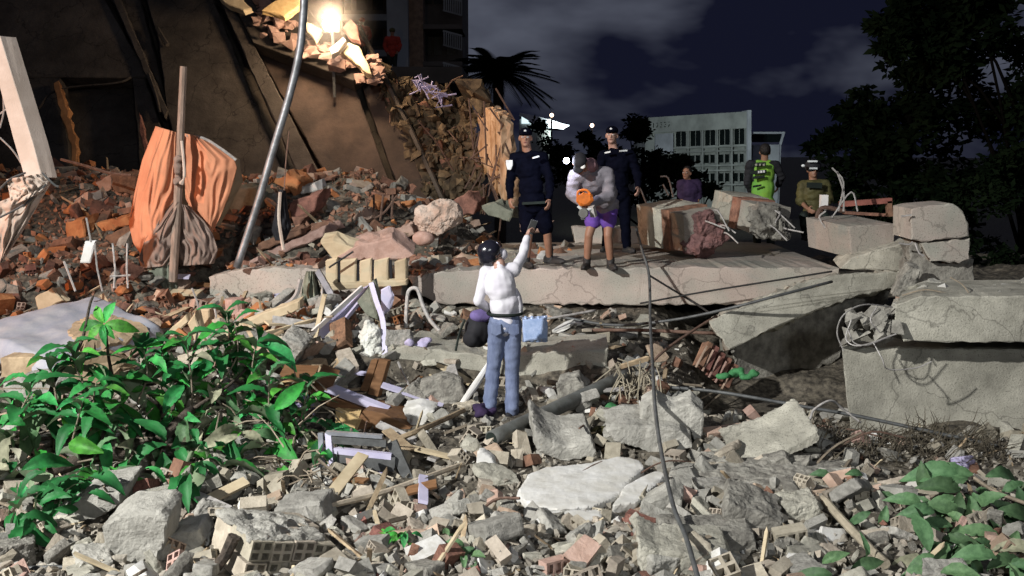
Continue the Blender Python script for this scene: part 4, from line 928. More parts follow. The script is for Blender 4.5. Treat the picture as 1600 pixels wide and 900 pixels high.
cloth(drape([(279, 318), (277, 350), (276, 380), (278, 402), (282, 416)], [(296, 322), (318, 345), (332, 365), (340, 390), (334, 412)], 12.86, .14, 3.0, .04, 6), 46, 40, 'blanket_panel', 'blanket', bl)
cloth(drape([(228, 405), (232, 430), (238, 450), (250, 462)], [(272, 405), (276, 430), (277, 450), (272, 472)], 12.8, .1, 1.5, .03, 7), 24, 24, 'hem', 'greycloth', bl)
wpst = thing('wooden_post', at(285, 440, 12.75), 'weathered wooden post standing through the salmon sheet', 'post')
MB().tube(pxs([(287, 104), (283, 190), (281, 250), (277, 330), (270, 440)], 12.72), [.043, .046, .05, .055, .055], 9).build('pole', mat('grey_post_wood', (.33, .25, .2), n_scale=9, stretch=(4, 4, .6), bump=.4), wpst)
mb = MB()
for k in range(6): mb.ell(at(278 + R.uniform(-8, 9), 262 + R.uniform(-14, 22), 12.64), (.05, .05, .045))
mb.remesh('cloth_knot', 'blanket', wpst, .015, 2, amp=.02, freq=20)
MB().tube(spline(pxs([(284, 220), (287, 250), (288, 275), (283, 288)], 12.62), 4), [.02] * 9 + [.012, .02, .035, .03], 7).build('pale_rag', 'palecloth', wpst)
bp = MB().tube(spline(pxs([(476, -30), (474, 20), (468, 80), (452, 150), (428, 230), (402, 320), (370, 418)], 12.6), 6), .047, 10)
bp.build('bent_pole', 'steel', label='bent grey metal pole rising from the slab to the top edge', cat='pole', smooth=True)
MB().tube(spline(pxs([(452, 205), (447, 250), (444, 300), (441, 350)], 12.4), 4), .008, 5).build('cord', 'rust', label='thin cord hanging beside the bent pole', cat='cord')
bg_ = thing('dark_bag', at(438, 390, 12.4), 'dark cloth bundle with pale strip hanging from the thin cord', 'cloth bundle')
cloth(drape([(436, 296), (430, 330), (424, 360), (430, 376)], [(446, 298), (450, 330), (455, 355), (446, 376)], 12.4, .1, 1.5, .02, 9), 20, 24, 'bag', 'blackcloth', bg_)
MB().tube(spline(pxs([(438, 300), (436, 340), (440, 372), (443, 390)], 12.28), 4), .022, 6).build('pale_strip', 'palecloth', bg_)
# upright cream post and hanging cloth, far left
cp = MB().slab(pxs([(-12, 60), (0, 56), (26, 140), (52, 225), (66, 278), (38, 276), (20, 215), (-2, 130)], 11.6), (.1, .16, 0), .002, .5, cham=.004)
cp.build('leaning_post', 'creampost', label='cream painted post leaning at the left edge above hanging cloth', cat='post')
hc_ = thing('hanging_cloth', at(30, 400, 11.3), 'pale torn cloth hanging over the wire at the left edge', 'cloth')
cloth(drape([(-40, 330), (-30, 360), (-20, 390), (-5, 412)], [(80, 284), (60, 318), (34, 362), (4, 408)], 11.3, .1, 3.5, .05, 12), 60, 36, 'cloth_panel', 'palecloth', hc_)
cloth(drape([(10, 280), (14, 300), (18, 322)], [(70, 270), (76, 285), (66, 300)], 11.2, .12, 2.5, .05, 14), 40, 20, 'cloth_top', 'palecloth', hc_)
for p in ([(-5, 300), (16, 280), (40, 270)], [(0, 340), (40, 318), (72, 288)], [(66, 270), (84, 288), (92, 292)]): MB().tube(spline(pxs(p, 11.15), 4), .012, 5).build('cord', 'darksteel', hc_)
for p in ([(0, 178), (14, 168)], [(0, 215), (20, 235), (38, 262)], [(2, 120), (6, 170), (0, 200)]): MB().tube(spline(pxs(p, 12.0), 4), .01, 5).build('loose_wire', 'palewire', label='loose pale wire beside the cream post', cat='wire', group='wires by the cream post')
MB().tube(spline(pxs([(95, 249), (130, 258), (170, 270), (205, 274)], 14.2), 4), .02, 5).build('rebar', 'rust', label='thin bar poking left from the orange heap', cat='bar')
MB().slab(pxs([(133, 377), (149, 376), (140, 411), (124, 411)], 11.6), (0, .04, 0), .003, .06).build('white_tag', 'white', label='white rectangular board dangling in front of the orange heap', cat='board')
for p in ([(135, 340), (142, 378)], [(176, 380), (180, 420), (178, 450)], [(199, 380), (198, 420), (200, 450)], [(148, 380), (152, 420), (160, 455)], [(172, 432), (204, 430)]):
    MB().tube(pxs(p, 11.6), .011, 5).build('loose_wire', 'palewire', label='pale stiff wire tangled below the white board', cat='wire', group='wires below the white board')
MB().tube(pxs([(100, 408), (118, 455)], 11.4), .013, 5).build('rebar', 'palewire', label='pale thin bar slanting over the brick heap', cat='bar')
# big tiles / plates on the orange heap
def heap_plate(poly, Y, m, label, d=(0.1, .3, .05), nm='broken_plate', cat='plate', jag=.02):
    Y += rest(poly, Y); MB().slab(pxs(poly, Y), d, jag, .07).build(nm, m, label=label, cat=cat)
HP = [([(150, 285), (172, 272), (176, 296), (158, 304)], 14.4, 'pinkbrick', 'pale pink plate standing at the crest of the orange heap'),
      ([(172, 272), (212, 276), (210, 306), (176, 298)], 14.5, 'redbrick', 'rust red panel on the crest beside the salmon sheet'),
      ([(115, 312), (140, 300), (150, 312), (122, 326)], 13.9, 'palecloth', 'pale broken slab on the left shoulder of the orange heap'),
      ([(102, 348), (128, 342), (134, 372), (106, 376)], 13.5, 'orange_clay', 'round edged orange clay lump above the white board'),
      ([(150, 350), (205, 336), (208, 350), (160, 364)], 13.6, 'orange_clay', 'orange strip of clay slab under the pink plate'),
      ([(160, 372), (205, 352), (210, 380), (175, 384)], 13.3, 'redbrick', 'dark orange slab propped left of the blanket'),
      ([(450, 318), (500, 300), (492, 330), (460, 352)], 14.2, 'redbrick', 'large rust red shard right of the bent pole'),
      ([(425, 282), (462, 270), (466, 284), (440, 294)], 14.6, 'orange_clay', 'flat orange shard behind the bent pole'),
      ([(446, 268), (470, 284), (460, 312), (446, 290)], 14.4, 'orange_clay', 'upright orange shard behind the thin cord'),
      ([(466, 292), (492, 286), (497, 298), (470, 304)], 14.1, 'plaster', 'white broken slab above the rust red shard'),
      ([(352, 296), (398, 292), (412, 306), (400, 330), (360, 334)], 14.0, 'greenconc', 'greenish concrete lump between salmon sheet and bent pole'),
      ([(455, 340), (478, 338), (462, 358)], 13.7, 'redbrick', 'small red triangular shard right of the dark cloth bundle'),
      ([(395, 400), (470, 368), (512, 352), (520, 362), (470, 384), (410, 408)], 13.1, 'pinkbrick', 'long pale plank of render slanting behind the slab end'),
      ([(380, 392), (440, 366), (470, 358), (470, 366), (420, 388), (385, 402)], 13.3, 'redbrick', 'long red strip above the slanting plank'),
      ([(700, 318), (730, 302), (748, 316), (740, 334), (712, 338)], 15.6, 'redbrick', 'rust red rubble lump behind the pale bulging lump'),
      ([(616, 360), (640, 350), (646, 366), (622, 376)], 14.2, 'pinkbrick', 'salmon and white brick lump beside the pale bulging lump'),
      ([(752, 325), (775, 318), (800, 330), (796, 345), (770, 340)], 14.6, 'greenconc', 'grey green slab lump next to the left officer'),
      ([(810, 348), (855, 352), (850, 364), (812, 362)], 14.4, 'pinkbrick', 'thin salmon plate behind the left officer legs'),
      ([(550, 340), (565, 330), (575, 345), (556, 352)], 14.6, 'pinkbrick', 'small salmon lump at the foot of the bent bars')]
M['orange_clay'] = mat('orange_clay', (.50, .22, .09), n_scale=6, col2=(.36, .13, .05), bump=.6, b_scale=25, stain=.25)
M['greenconc'] = mat('greenish_concrete', (.33, .34, .27), n_scale=5, col2=(.2, .21, .16), bump=.7, b_scale=25, stain=.3)
for h in HP: heap_plate(*h)
# bent bars in the dark corner
for k, p in enumerate(([(550, 350), (575, 345), (600, 332), (620, 306)], [(572, 310), (577, 345)], [(584, 304), (585, 345)], [(599, 304), (594, 345)], [(614, 304), (612, 342)])):
    MB().tube(spline(pxs(p, 14.4), 5), .016, 5).build('rebar', 'rust', label='thin upright bar in the fan of bars before the dark wall' if k else 'curved bar crossing the fan of thin bars', cat='bar', group='fan of bars before the dark wall')
# rolled mat / lump
rm = thing('concrete_lump', at(690, 370, 14.2), 'pale bulging lump of broken concrete lying on the rubble beside the officer', 'concrete lump')
mb = MB(); mb.ell(at(680, 340, 14.1), (.30, .22, .24), rotm(0, -.5, 0)); mb.ell(at(698, 332, 14.1), (.22, .2, .2)); mb.remesh('pale_mass', 'palecloth', rm, .022, 2, amp=.06, freq=5, rocky=True)
mb = MB(); mb.ell(at(662, 372, 13.8), (.16, .13, .10)); mb.remesh('cut_end', 'pinkbrick', rm, .02, 2, amp=.02)

# pallet-like cream panel with slots
pn = thing('slotted_panel', at(570, 440, 12.3), 'cream panel with upright slots leaning on the slab end', 'panel')
for k, (x0, x1) in enumerate(((508, 526), (531, 556), (561, 580), (584, 606), (616, 634))):
    MB().slab(pxs([(x0, 408 + (k == 4) * 2), (x1, 404), (x1, 444 - k), (x0, 448 - k)], 12.25), (.02, .05, .02), .003, .1).build('plank', 'paleboard', pn)
MB().slab(pxs([(500, 446), (634, 438), (635, 446), (502, 456)], 12.22), (.02, .06, .02), .004, .1).build('bottom_rail', 'paleboard', pn)
MB().slab(pxs([(528, 402), (560, 384), (612, 372), (646, 398), (634, 406), (560, 408)], 12.28), (.0, .3, .12), .01, .08).build('torn_top', 'pinkbrick', pn)
MB().slab(pxs([(502, 380), (520, 376), (566, 392), (560, 402), (520, 404)], 12.3), (.02, .2, .1), .01, .08).build('torn_top', 'paleboard', pn)
for x in (529, 558, 582, 610): MB().beam(at(x, 406, 12.3), at(x + 2, 444, 12.3), .05, .03).build('slot_shade', 'blackcloth', pn)  # black strips stand in for the shade inside the open slots
MB().tube(pxs([(514, 418), (552, 393)], 12.1), .012, 5).build('thin_stick', 'cable', label='thin dark stick across the slotted panel', cat='stick')
# grey-green curtain bundle
cb = thing('curtain_bundle', at(490, 515, 12.2), 'dark grey green curtain bundle hanging over the slab edge', 'curtain')
cloth(drape([(478, 424), (472, 450), (468, 480), (470, 515)], [(492, 424), (500, 450), (502, 480), (496, 512)], 12.2, .14, 3, .05, 17), 40, 36, 'curtain', 'greycloth', cb)
cloth(drape([(492, 428), (504, 450), (508, 480)], [(500, 426), (516, 445), (520, 470)], 12.25, .06, 1.5, .03, 18), 20, 20, 'curtain_fold', 'blackcloth', cb)
# lavender metal sheets
ls = thing('metal_door_frame', at(530, 560, 10.9), 'lavender white metal strip slanting from the slab into the rubble', 'metal strip')
MB().slab(pxs([(564, 452, 11.6), (574, 448, 11.6), (567, 462, 11.6), (480, 572, 10.8), (468, 560, 10.8), (462, 545, 10.8)], 11), (.02, .05, .02), .004, .1, rings=0).build('face', 'lav', ls)
MB().beam(at(566, 449, 11.55), at(460, 545, 10.75), .03, .05).build('flange', 'white', ls)
MB().beam(at(570, 462, 11.55), at(478, 574, 10.75), .03, .04).build('flange', 'lav', ls)
vs_ = thing('bent_metal_strip', at(604, 640, 10.6), 'crumpled lavender metal strip standing upright behind the drawers', 'metal strip')
sp = spline([at(*p) for p in [(580, 442, 11.3), (588, 470, 11.2), (598, 500, 11.0), (601, 540, 10.9), (604, 590, 10.7), (606, 636, 10.5)]], 5)
mb = MB()
for a, b in zip(sp, sp[1:]): mb.beam(a, b + (b - a) * .1, .055, .02, Vector((0, 1, 0)))
mb.build('upright_strip', 'lav', vs_)
MB().slab(pxs([(576, 444), (584, 436), (592, 466), (588, 486), (578, 470)], 11.3), (.03, .04, 0), .005, .06).build('crumpled_leaf', 'greenconc', vs_)
MB().slab(pxs([(594, 452), (606, 446), (612, 462), (604, 486), (596, 492)], 11.25), (.03, .03, 0), .005, .06).build('crumpled_leaf', 'lav', vs_)
MB().slab(pxs([(556, 472), (574, 450), (584, 480), (590, 500), (572, 492)], 11.35), (.03, .03, 0), .005, .06).build('crumpled_leaf', 'greenconc', vs_)
cloth(drape([(598, 600), (598, 620), (602, 640)], [(610, 598), (618, 615), (616, 640)], 10.5, .05, 1.5, .03, 22), 16, 16, 'crumpled_foot', 'lilaccloth', vs_)
gp = [at(*p) for p in [(497, 424, 12.0), (515, 455, 11.7), (540, 510, 11.3), (572, 585, 10.8)]]
mb = MB()
for a, b in zip(gp, gp[1:]): mb.beam(a, b, .07, .04, Vector((0, 1, 0)))
mb.build('grey_profile', 'greymetal', label='long grey metal profile crossing the lavender strip', cat='metal profile')
for p, w in (([(504, 430), (503, 470), (501, 505)], .012), ([(468, 480), (488, 512), (505, 530)], .014), ([(470, 436), (462, 462), (440, 480), (400, 500)], .03), ([(430, 548), (462, 550), (470, 540)], .03)):
    MB().tube(spline(pxs(p, 11.9 if p[0][1] < 500 else 10.6), 5), w, 6).build('bent_tube', 'palewire', label='pale bent tube near the grey curtain bundle', cat='tube', group='pale tubes by the curtain bundle')
MB().tube(spline(pxs([(634, 512), (636, 470), (640, 453), (652, 452), (660, 475), (672, 500), (690, 520)], 11.4), 6), .022, 7).build('arched_hose', 'palewire', label='pale hose arching over the rubble behind the white-shirted man', cat='hose')
MB().tube(spline(pxs([(622, 565), (628, 580), (642, 610), (643, 636)], 10.4), 5), .012, 5).build('cord', 'palewire', label='thin pale cord hanging before the low beam', cat='cord')
# white sack
sk = thing('sack', at(582, 575, 10.9), 'white woven sack behind the upright lavender strip', 'sack')
mb = MB(); mb.ell(at(580, 528, 10.95), (.13, .12, .16)); mb.ell(at(576, 512, 10.95), (.06, .06, .08)); mb.remesh('sack_neck', 'sack', sk, .014, 1, amp=.03, freq=9, rocky=True)
mb = MB(); mb.ell(at(582, 560, 10.9), (.14, .13, .15)); mb.remesh('sack_body', 'sack', sk, .014, 1, amp=.035, freq=7, rocky=True)
# cabinet / drawers
dr = thing('broken_cabinet', at(540, 660, 9.8), 'broken brown cabinet with open drawers lying on its back', 'cabinet')
def pbox(front, Y, vec, nm, m, parent): MB().slab(pxs(front, Y), vec, .002, .5, rings=0, cham=.004).build(nm, m, parent)
pbox([(432, 595), (487, 596), (482, 618), (428, 611)], 9.95, (.02, .3, .1), 'drawer_side', 'cabinet', dr)
pbox([(490, 596), (518, 606), (505, 628), (484, 618)], 9.85, (.05, .25, .12), 'drawer_front', 'cabinet', dr)
MB().add(pxs([(436, 585, 10.15), (492, 587, 10.15), (486, 599, 9.9), (431, 597, 9.9)], 10), [(0, 1, 2, 3)]).build('drawer_top', 'chipboard', dr)
pbox([(505, 612), (520, 606), (606, 640), (600, 648)], 9.75, (.02, .06, .02), 'carcass_edge', 'lav', dr)
pbox([(502, 618), (516, 614), (570, 640), (560, 650), (510, 634)], 9.85, (0, .2, 0), 'carcass_panel', 'cabinet', dr)
pbox([(568, 640), (600, 646), (642, 668), (636, 676), (560, 676), (552, 668)], 9.6, (.1, .4, 0), 'carcass_panel', 'cabinet', dr)
pbox([(524, 638), (560, 656), (552, 674), (524, 670)], 9.55, (.03, .03, 0), 'drawer_front', 'chipboard', dr)
MB().add(pxs([(524, 634, 9.9), (566, 636, 9.9), (559, 658, 9.56), (530, 640, 9.58)], 10), [(0, 1, 2, 3)]).build('drawer_top', 'chipboard', dr)
pbox([(580, 562), (590, 562), (575, 612), (562, 610)], 10.2, (.03, .06, 0), 'loose_door', 'cabinet', dr)
pbox([(592, 561), (606, 564), (590, 620), (574, 616)], 10.15, (.03, .05, 0), 'loose_door', 'cabinet', dr)
pbox([(444, 574), (475, 568), (500, 572), (512, 590), (470, 586), (446, 586)], 10.4, (.02, .25, .03), 'back_board', 'wood', dr)
cloth(drape([(456, 618), (462, 632), (468, 644)], [(480, 616), (490, 630), (492, 650)], 9.8, .06, 2.5, .04, 31), 24, 20, 'lilac_rag', 'lilaccloth', None, label='lilac striped rag below the broken cabinet', cat='rag')
# metal frame / rack
rk = thing('metal_rack', at(560, 760, 8.9), 'dark metal rack with pale rails lying below the cabinet', 'metal rack'); ry = rest([(518, 744), (600, 748)], 8.9)
for a, b, w, m in (((501, 676), (504, 738), .04, 'greymetal'), ((513, 676), (518, 740), .05, 'lav'), ((510, 676), (598, 682), .03, 'greymetal'), ((510, 702), (612, 713), .05, 'lav'), ((514, 712), (618, 722), .09, 'darksteel'),
                   ((518, 738), (600, 744), .06, 'lilaccloth'), ((612, 690), (640, 752), .09, 'darksteel'), ((512, 686), (604, 692), .06, 'darksteel'), ((516, 726), (616, 732), .04, 'darksteel')):
    MB().beam(at(*a, 8.95 + ry), at(*b, 8.9 + ry), w, .05, Vector((0, 1, 0))).build('rail', m, rk)
# mattress on the rubble, left
mt = thing('mattress', at(110, 560, 10), 'bluish white mattress lying on the left rubble with torn brown corner', 'mattress')
A = [at(-60, 512, 10.7), at(150, 457, 12.0), at(255, 506, 11.2), at(78, 570, 9.7)]
def msurf(u, v):
    p = (A[0] * (1 - u) + A[1] * u) * (1 - v) + (A[3] * (1 - u) + A[2] * u) * v
    return p + Vector((0, 0, .05 * mnoise.noise(Vector((u * 3, v * 3, 2))) + .015 * mnoise.noise(Vector((u * 9, v * 9, 7))) - .10 * max(0, 1 - min(u, 1 - u, v, 1 - v) / .05) ** 2))
def mattress(nm, fn, thick, m):
    nu = nv = 44; A_ = [fn(i / 43, j / 43) for j in range(44) for i in range(44)]; n = 44 * 44
    fs = [(j * 44 + i, j * 44 + i + 1, (j + 1) * 44 + i + 1, (j + 1) * 44 + i) for j in range(43) for i in range(43)]
    vs = A_ + [p - Vector((0, 0, thick)) for p in A_]; fs2 = [tuple(reversed([k + n for k in f])) for f in fs]
    bd = [i for i in range(44)] + [j * 44 + 43 for j in range(1, 44)] + [43 * 44 + i for i in range(42, -1, -1)] + [j * 44 for j in range(42, 0, -1)]
    mb = MB().add(vs, fs + fs2 + [(b, a, a + n, b + n) for a, b in zip(bd, bd[1:] + bd[:1])]); return mb.build(nm, m, mt, smooth=True)
mattress('ticking', msurf, .2, 'whitefab')
# the torn foam patch lies on the ticking
tp = [(.26, .985), (.34, .80), (.40, .64), (.54, .50), (.70, .46), (.80, .58), (.84, .78), (.88, .985), (.55, .99)]
mb = MB(); rr = random.Random(9); pts = []
for i in range(len(tp)):
    for k in range(7):
        f = k / 7; a, b = tp[i], tp[(i + 1) % len(tp)]
        pts.append((a[0] * (1 - f) + b[0] * f + rr.uniform(-.015, .015), a[1] * (1 - f) + b[1] * f + rr.uniform(-.012, .012)))
c0 = (.6, .75); rings = [1, .75, .5, .25]
vs = []; fs = []; n = len(pts)
for r_ in rings:
    for p in pts: vs.append(msurf(min(.999, c0[0] + (p[0] - c0[0]) * r_), min(.999, c0[1] + (p[1] - c0[1]) * r_)) + Vector((0, 0, .022 + .012 * rr.random())))
vs.append(msurf(*c0) + Vector((0, 0, .03)))
for k in range(3):
    for i in range(n): i2 = (i + 1) % n; fs.append((k * n + i, k * n + i2, (k + 1) * n + i2, (k + 1) * n + i))
for i in range(n): fs.append((3 * n + i, 3 * n + (i + 1) % n, 4 * n))
vs2 = [msurf(min(.999, p[0]), min(.999, p[1])) + Vector((0, 0, -.01)) for p in pts]; o_ = len(vs); vs += vs2
for i in range(n): fs.append((o_ + i, o_ + (i + 1) % n, (i + 1) % n, i))
mb.add(vs, fs).build('torn_foam', 'tanfab', mt)
MB().slab([at(84, 568, 9.68), at(170, 545, 10.05), at(200, 560, 10.2), at(150, 612, 9.6), at(112, 602, 9.5)], (.05, .12, -.05), .02, .06).build('foam_flap', 'tanfab', mt)
for k in range(16):
    a = msurf(.012, .1 + k * .055) + Vector((0, -.0, -.02)); MB().tube([a, a + Vector((.02, -.03, -.15))], .012, 5).build('stitch_rib', 'whitefab', mt)
blk('broken_board', [(0, 560), (40, 556), (120, 572), (118, 592), (40, 596), (0, 590)], 9.9, (.1, .6, .05), 'wood', 'brown broken board under the mattress at the left edge', 'board')
blk('concrete_chunk', [(4, 600), (60, 592), (88, 598), (80, 622), (10, 626)], 9.4, (.1, .4, .05), 'chunk', 'tan lump under the leaves at the left edge', 'concrete lump')
blk('slab_piece', [(0, 478), (28, 474), (30, 500), (0, 496)], 12.2, (.1, .3, 0), 'pinkbrick', 'pinkish slab at the left edge above the mattress', 'slab')
blk('broken_board', [(52, 466), (82, 448), (98, 470), (60, 490)], 12.0, (.05, .1, .0), 'paleboard', 'pale board standing behind the mattress', 'board')
for poly, Y, m, l in (([(256, 524), (290, 492), (294, 504), (266, 532)], 10.6, 'paleboard', 'cream splinter board leaning right of the mattress'),
                      ([(292, 506), (304, 490), (318, 536), (308, 542)], 10.5, 'paleboard', 'short cream board upright near the leaves'),
                      ([(310, 484), (326, 484), (330, 532), (316, 532)], 10.7, 'wood', 'narrow board upright under the slab end'),
                      ([(334, 524), (360, 512), (410, 490), (468, 470), (468, 484), (400, 510), (346, 536)], 11.2, 'paleboard', 'long pale board leaning under the short slab'),
                      ([(362, 494), (372, 488), (392, 490), (394, 512), (364, 514)], 11.6, 'pinkbrick', 'salmon stump below the short slab')):
    Y += rest(poly, Y); MB().slab(pxs(poly, Y), (.03, .1, .03), .006, .08).build('broken_board', m, label=l, cat='board')
MB().tube(pxs([(366, 466), (368, 490)], 11.7), .11, 12).build('clay_pipe', 'pinkbrick', label='salmon clay pipe stub below the short slab', cat='pipe')
for p in ([(334, 474), (338, 500), (334, 530)], [(300, 450), (310, 480), (308, 510)]): MB().tube(spline(pxs(p, 11.3), 4), .012, 5).build('cord', 'palewire', label='pale cord hanging under the short slab', cat='cord', group='cords under the short slab')

# things around the white-shirted man
bk = thing('backpack', at(745, 545, 10.4), 'black and purple bag propped behind the white-shirted man', 'bag')
mb = MB(); mb.ell(at(747, 514, 10.4), (.14, .12, .19)); mb.ell(at(738, 528, 10.35), (.10, .1, .1)); mb.remesh('bag_body', 'blackcloth', bk, .014, 3, amp=.015)
mb = MB(); mb.ell(at(752, 494, 10.36), (.12, .10, .07)); mb.remesh('bag_top', 'purplecloth', bk, .014, 3, amp=.015)
MB().tube(spline(pxs([(726, 500), (718, 520), (712, 548)], 10.3), 4), .014, 6).build('strap', 'black', bk)
wb = thing('water_bottle_pack', at(836, 540, 10.75), 'blue shrink wrapped pack of water bottles on the low beam', 'water bottles')
for j in range(2):
    for i in range(4):
        c = at(821 + i * 10, 515, 10.7 + j * .09)
        MB().tube([c + Vector((0, 0, -.13)), c + Vector((0, 0, .08)), c + Vector((0, 0, .11)), c + Vector((0, 0, .145))], [.034, .034, .015, .014], 10).build('bottle', 'bluewater', wb, smooth=True)
MB().slab(pxs([(817, 500), (855, 497), (855, 530), (819, 534)], 10.64), (.0, .17, .0), .006, .05).build('label_wrap', 'bluewater', wb)
MB().slab(pxs([(768, 556), (760, 566), (736, 600), (706, 646), (712, 650), (742, 606), (764, 572)], 10.0), (.03, .04, .0), .004, .1).build('white_lath', 'white', label='white lath leaning left of the white-shirted man', cat='lath')
pa, pb = gpt(768, 706, .12), gpt(980, 606, .14)
MB().tube(spline([pa, pa.lerp(pb, .33), pa.lerp(pb, .66), pb], 6), .072, 14).build('grey_pipe', 'pipegrey', smooth=True, label='long grey pipe slanting across the rubble by the man feet', cat='pipe')
MB().tube([pa - (pb - pa).normalized() * .004, pa + (pb - pa).normalized() * .05], .06, 12).build('pipe_mouth_shade', 'black', label='black disc standing in for the shaded mouth of the long grey pipe', cat='pipe end')  # solid black disc painted in for the dark inside of the pipe
MB().tube(spline([gpt(x, y, .09) for x, y in [(724, 741), (660, 765), (590, 790), (515, 809)]], 4), .022, 6).build('pale_stick', mat('pale_stick', (.5, .43, .33), n_scale=9, bump=.3), label='long pale stick lying across the brick rubble', cat='stick')
MB().tube(spline([gpt(x, y, .09) for x, y in [(725, 655), (690, 672), (650, 690), (620, 702)]], 4), .025, 6).build('pale_stick', 'wood', label='crooked branch left of the man feet', cat='stick')
# loose boards, left of centre
r3 = random.Random(66)
BW = [('paleboard', 'cream'), ('wood', 'brown'), ('cabinet', 'dark brown veneered'), ('palewire', 'pale grey'), ('lav', 'lavender white')]
WHERE = [(470, 520, 'behind the lavender strip'), (440, 600, 'left of the broken cabinet'), (660, 620, 'between cabinet and low beam'), (520, 600, 'behind the broken cabinet'), (640, 700, 'right of the dark rack'), (700, 720, 'before the man feet'), (560, 780, 'below the dark rack'), (640, 790, 'across the brick rubble'), (400, 540, 'above the fallen tree'), (350, 520, 'under the short slab end'), (700, 580, 'on the low beam front'), (300, 470, 'below the brown blanket'), (240, 455, 'behind the mattress'), (420, 470, 'under the pinkish slab'), (900, 620, 'right of the man legs'), (330, 800, 'below the fallen tree trunk')]
for k, (bx, by, w_) in enumerate(WHERE):
    for q in range(2):
        m_, cn = BW[(k * 2 + q * 3) % 5]; c_ = gpt(bx + r3.uniform(-25, 25), by + r3.uniform(-14, 14), .10); a_ = r3.uniform(0, math.pi); ln_ = r3.uniform(.3, .7); d_ = Vector((math.cos(a_), math.sin(a_) * .8, r3.uniform(-.25, .45))).normalized() * ln_ * .5
        MB().beam(c_ - d_, c_ + d_, r3.uniform(.05, .14), r3.uniform(.015, .03), Vector((r3.gauss(0, .4), -.3, 1))).build('loose_board', m_, label=f'{"short" if ln_ < .5 else "long"} {cn} board {"lying" if abs(d_.z) < .08 else "propped"} {w_}', cat='board', group='loose boards ' + w_)
# cables in front of the slab
def cable(pts, r, m, label, cat='cable'): MB().tube(spline([at(*p) for p in pts], 7), r, 6).build('hanging_cable', m, label=label, cat=cat, smooth=True)
cable([(994, 356, 14), (1003, 390, 12.6), (1014, 430, 12.2), (1016, 500, 11.5), (1019, 560, 9.9), (1024, 640, 8.6), (1034, 710, ghit(1034, 710) - .85), (1052, 790, ghit(1052, 790) - .75), (1072, 840, ghit(1072, 840) - .7), (1094, 915, ghit(1094, 895) - .6)], .017, 'darksteel', 'long dark cable running down from the slab to the front')
cable([(1014, 430, 12.2), (1050, 452, 12.3), (1086, 474, 12.4), (1110, 490, 11.5)], .013, 'cable', 'dark cable branching right across the slab face')
cable([(880, 496, 12.0), (960, 508, 11.8), (1050, 500, 11.6), (1130, 484, 11.4), (1215, 462, 11.3), (1300, 440, 11.6)], .018, 'darksteel', 'dark bar lying along the gap below the slab')
cable([(1000, 474, 12.35), (1100, 456, 12.35), (1200, 440, 12.35), (1300, 424, 12.4)], .012, 'cable', 'thin black cable pinned along the slab face')
cable([(960, 636, 10.2), (990, 608, 10.6), (1030, 555, 10.9), (1090, 512, 11.4), (1120, 494, 11.6)], .016, 'rust', 'rust brown bar rising to the tilted slab')
cable([(1028, 604, 10.3), (1120, 612, 9.9), (1260, 636, 9.6), (1340, 650, 9.5), (1480, 680, 9.3), (1566, 698, 9.2)], .018, 'darksteel', 'long dark hose strung low to the large block')
cable([(1036, 640, 9.4), (1056, 670, 9.3), (1074, 690, 9.2), (1090, 710, 9.1)], .014, 'cable', 'short dark cable over the white lump')
cable([(900, 516, 12.0), (1000, 516, 11.8), (1120, 521, 11.7)], .022, 'rust', 'brown straight bar in the gap under the slab')
cable([(840, 500, 11.6), (880, 494, 11.7), (930, 485, 11.9)], .016, 'palewire', 'pale thin lath by the blue water pack')
cable([(1196, 676, 9.2), (1225, 672, 9.2), (1262, 658, 9.2), (1272, 640, 9.3), (1298, 626, 9.4), (1318, 640, 9.5), (1345, 660, 9.5)], .012, 'palewire', 'pale looping wire over the tilted fragment')
MB().tube(spline([gpt(1284, 802, .12), gpt(1320, 844, .12), gpt(1382, 905, .1)], 5), [.02] + [.03] * 9 + [.036], 8).build('pale_branch', mat('peeled_branch', (.40, .35, .26), n_scale=9, bump=.4), label='pale peeled branch slanting at the lower right', cat='branch')
MB().tube(pxs([(330, 898), (352, 868), (366, 838)], 6.15), [.032, .036, .04], 8).build('dark_stick', 'bark', label='short dark stick across the brick block at lower left', cat='stick')
cable([(-20, 890, 6.3), (120, 886, 6.3), (300, 893, 6.25), (420, 897, 6.2)], .014, 'darksteel', 'dark wire along the bottom edge')
cable([(1270, 893, 6.5), (1400, 884, 6.6), (1600, 888, 6.5)], .018, 'wood', 'thin branch lying along the lower right edge', 'stick')

# ------------------------------------------------------------------ named pieces of rubble
def piece(nm, poly, Y, vec, m, label, cat='concrete piece', jag=.012, cell=.06, side=.018, rings=2, parent=None):
    jag = min(jag, .014)
    if len(poly[0]) > 2: P_ = flat(poly, -vec[2] + .03, (.03, -.12, 1))
    else:
        dy = rest(poly, Y); P_ = [at(q[0], q[1], Y + dy) for q in poly]
    mb = MB().slab(P_, vec, .004, .25, rings=0, side=.01, cham=.004)
    c = sum(P_, Vector((0, 0, 0))) / len(P_); c.z = min(q.z for q in P_)
    o = bpy.data.objects.new('tmp_origin', None); ORG['tmp_origin'] = c
    ob = mb.remesh(nm, m, o, .020 if len(poly[0]) == 2 else .024, 1, amp=.006 if m == 'plaster' else (.02 if m == 'rough' else .012), freq=6, rocky=True, label=label, cat=cat)
    ob.parent = None; ob.location = c; bpy.data.objects.remove(o); return ob
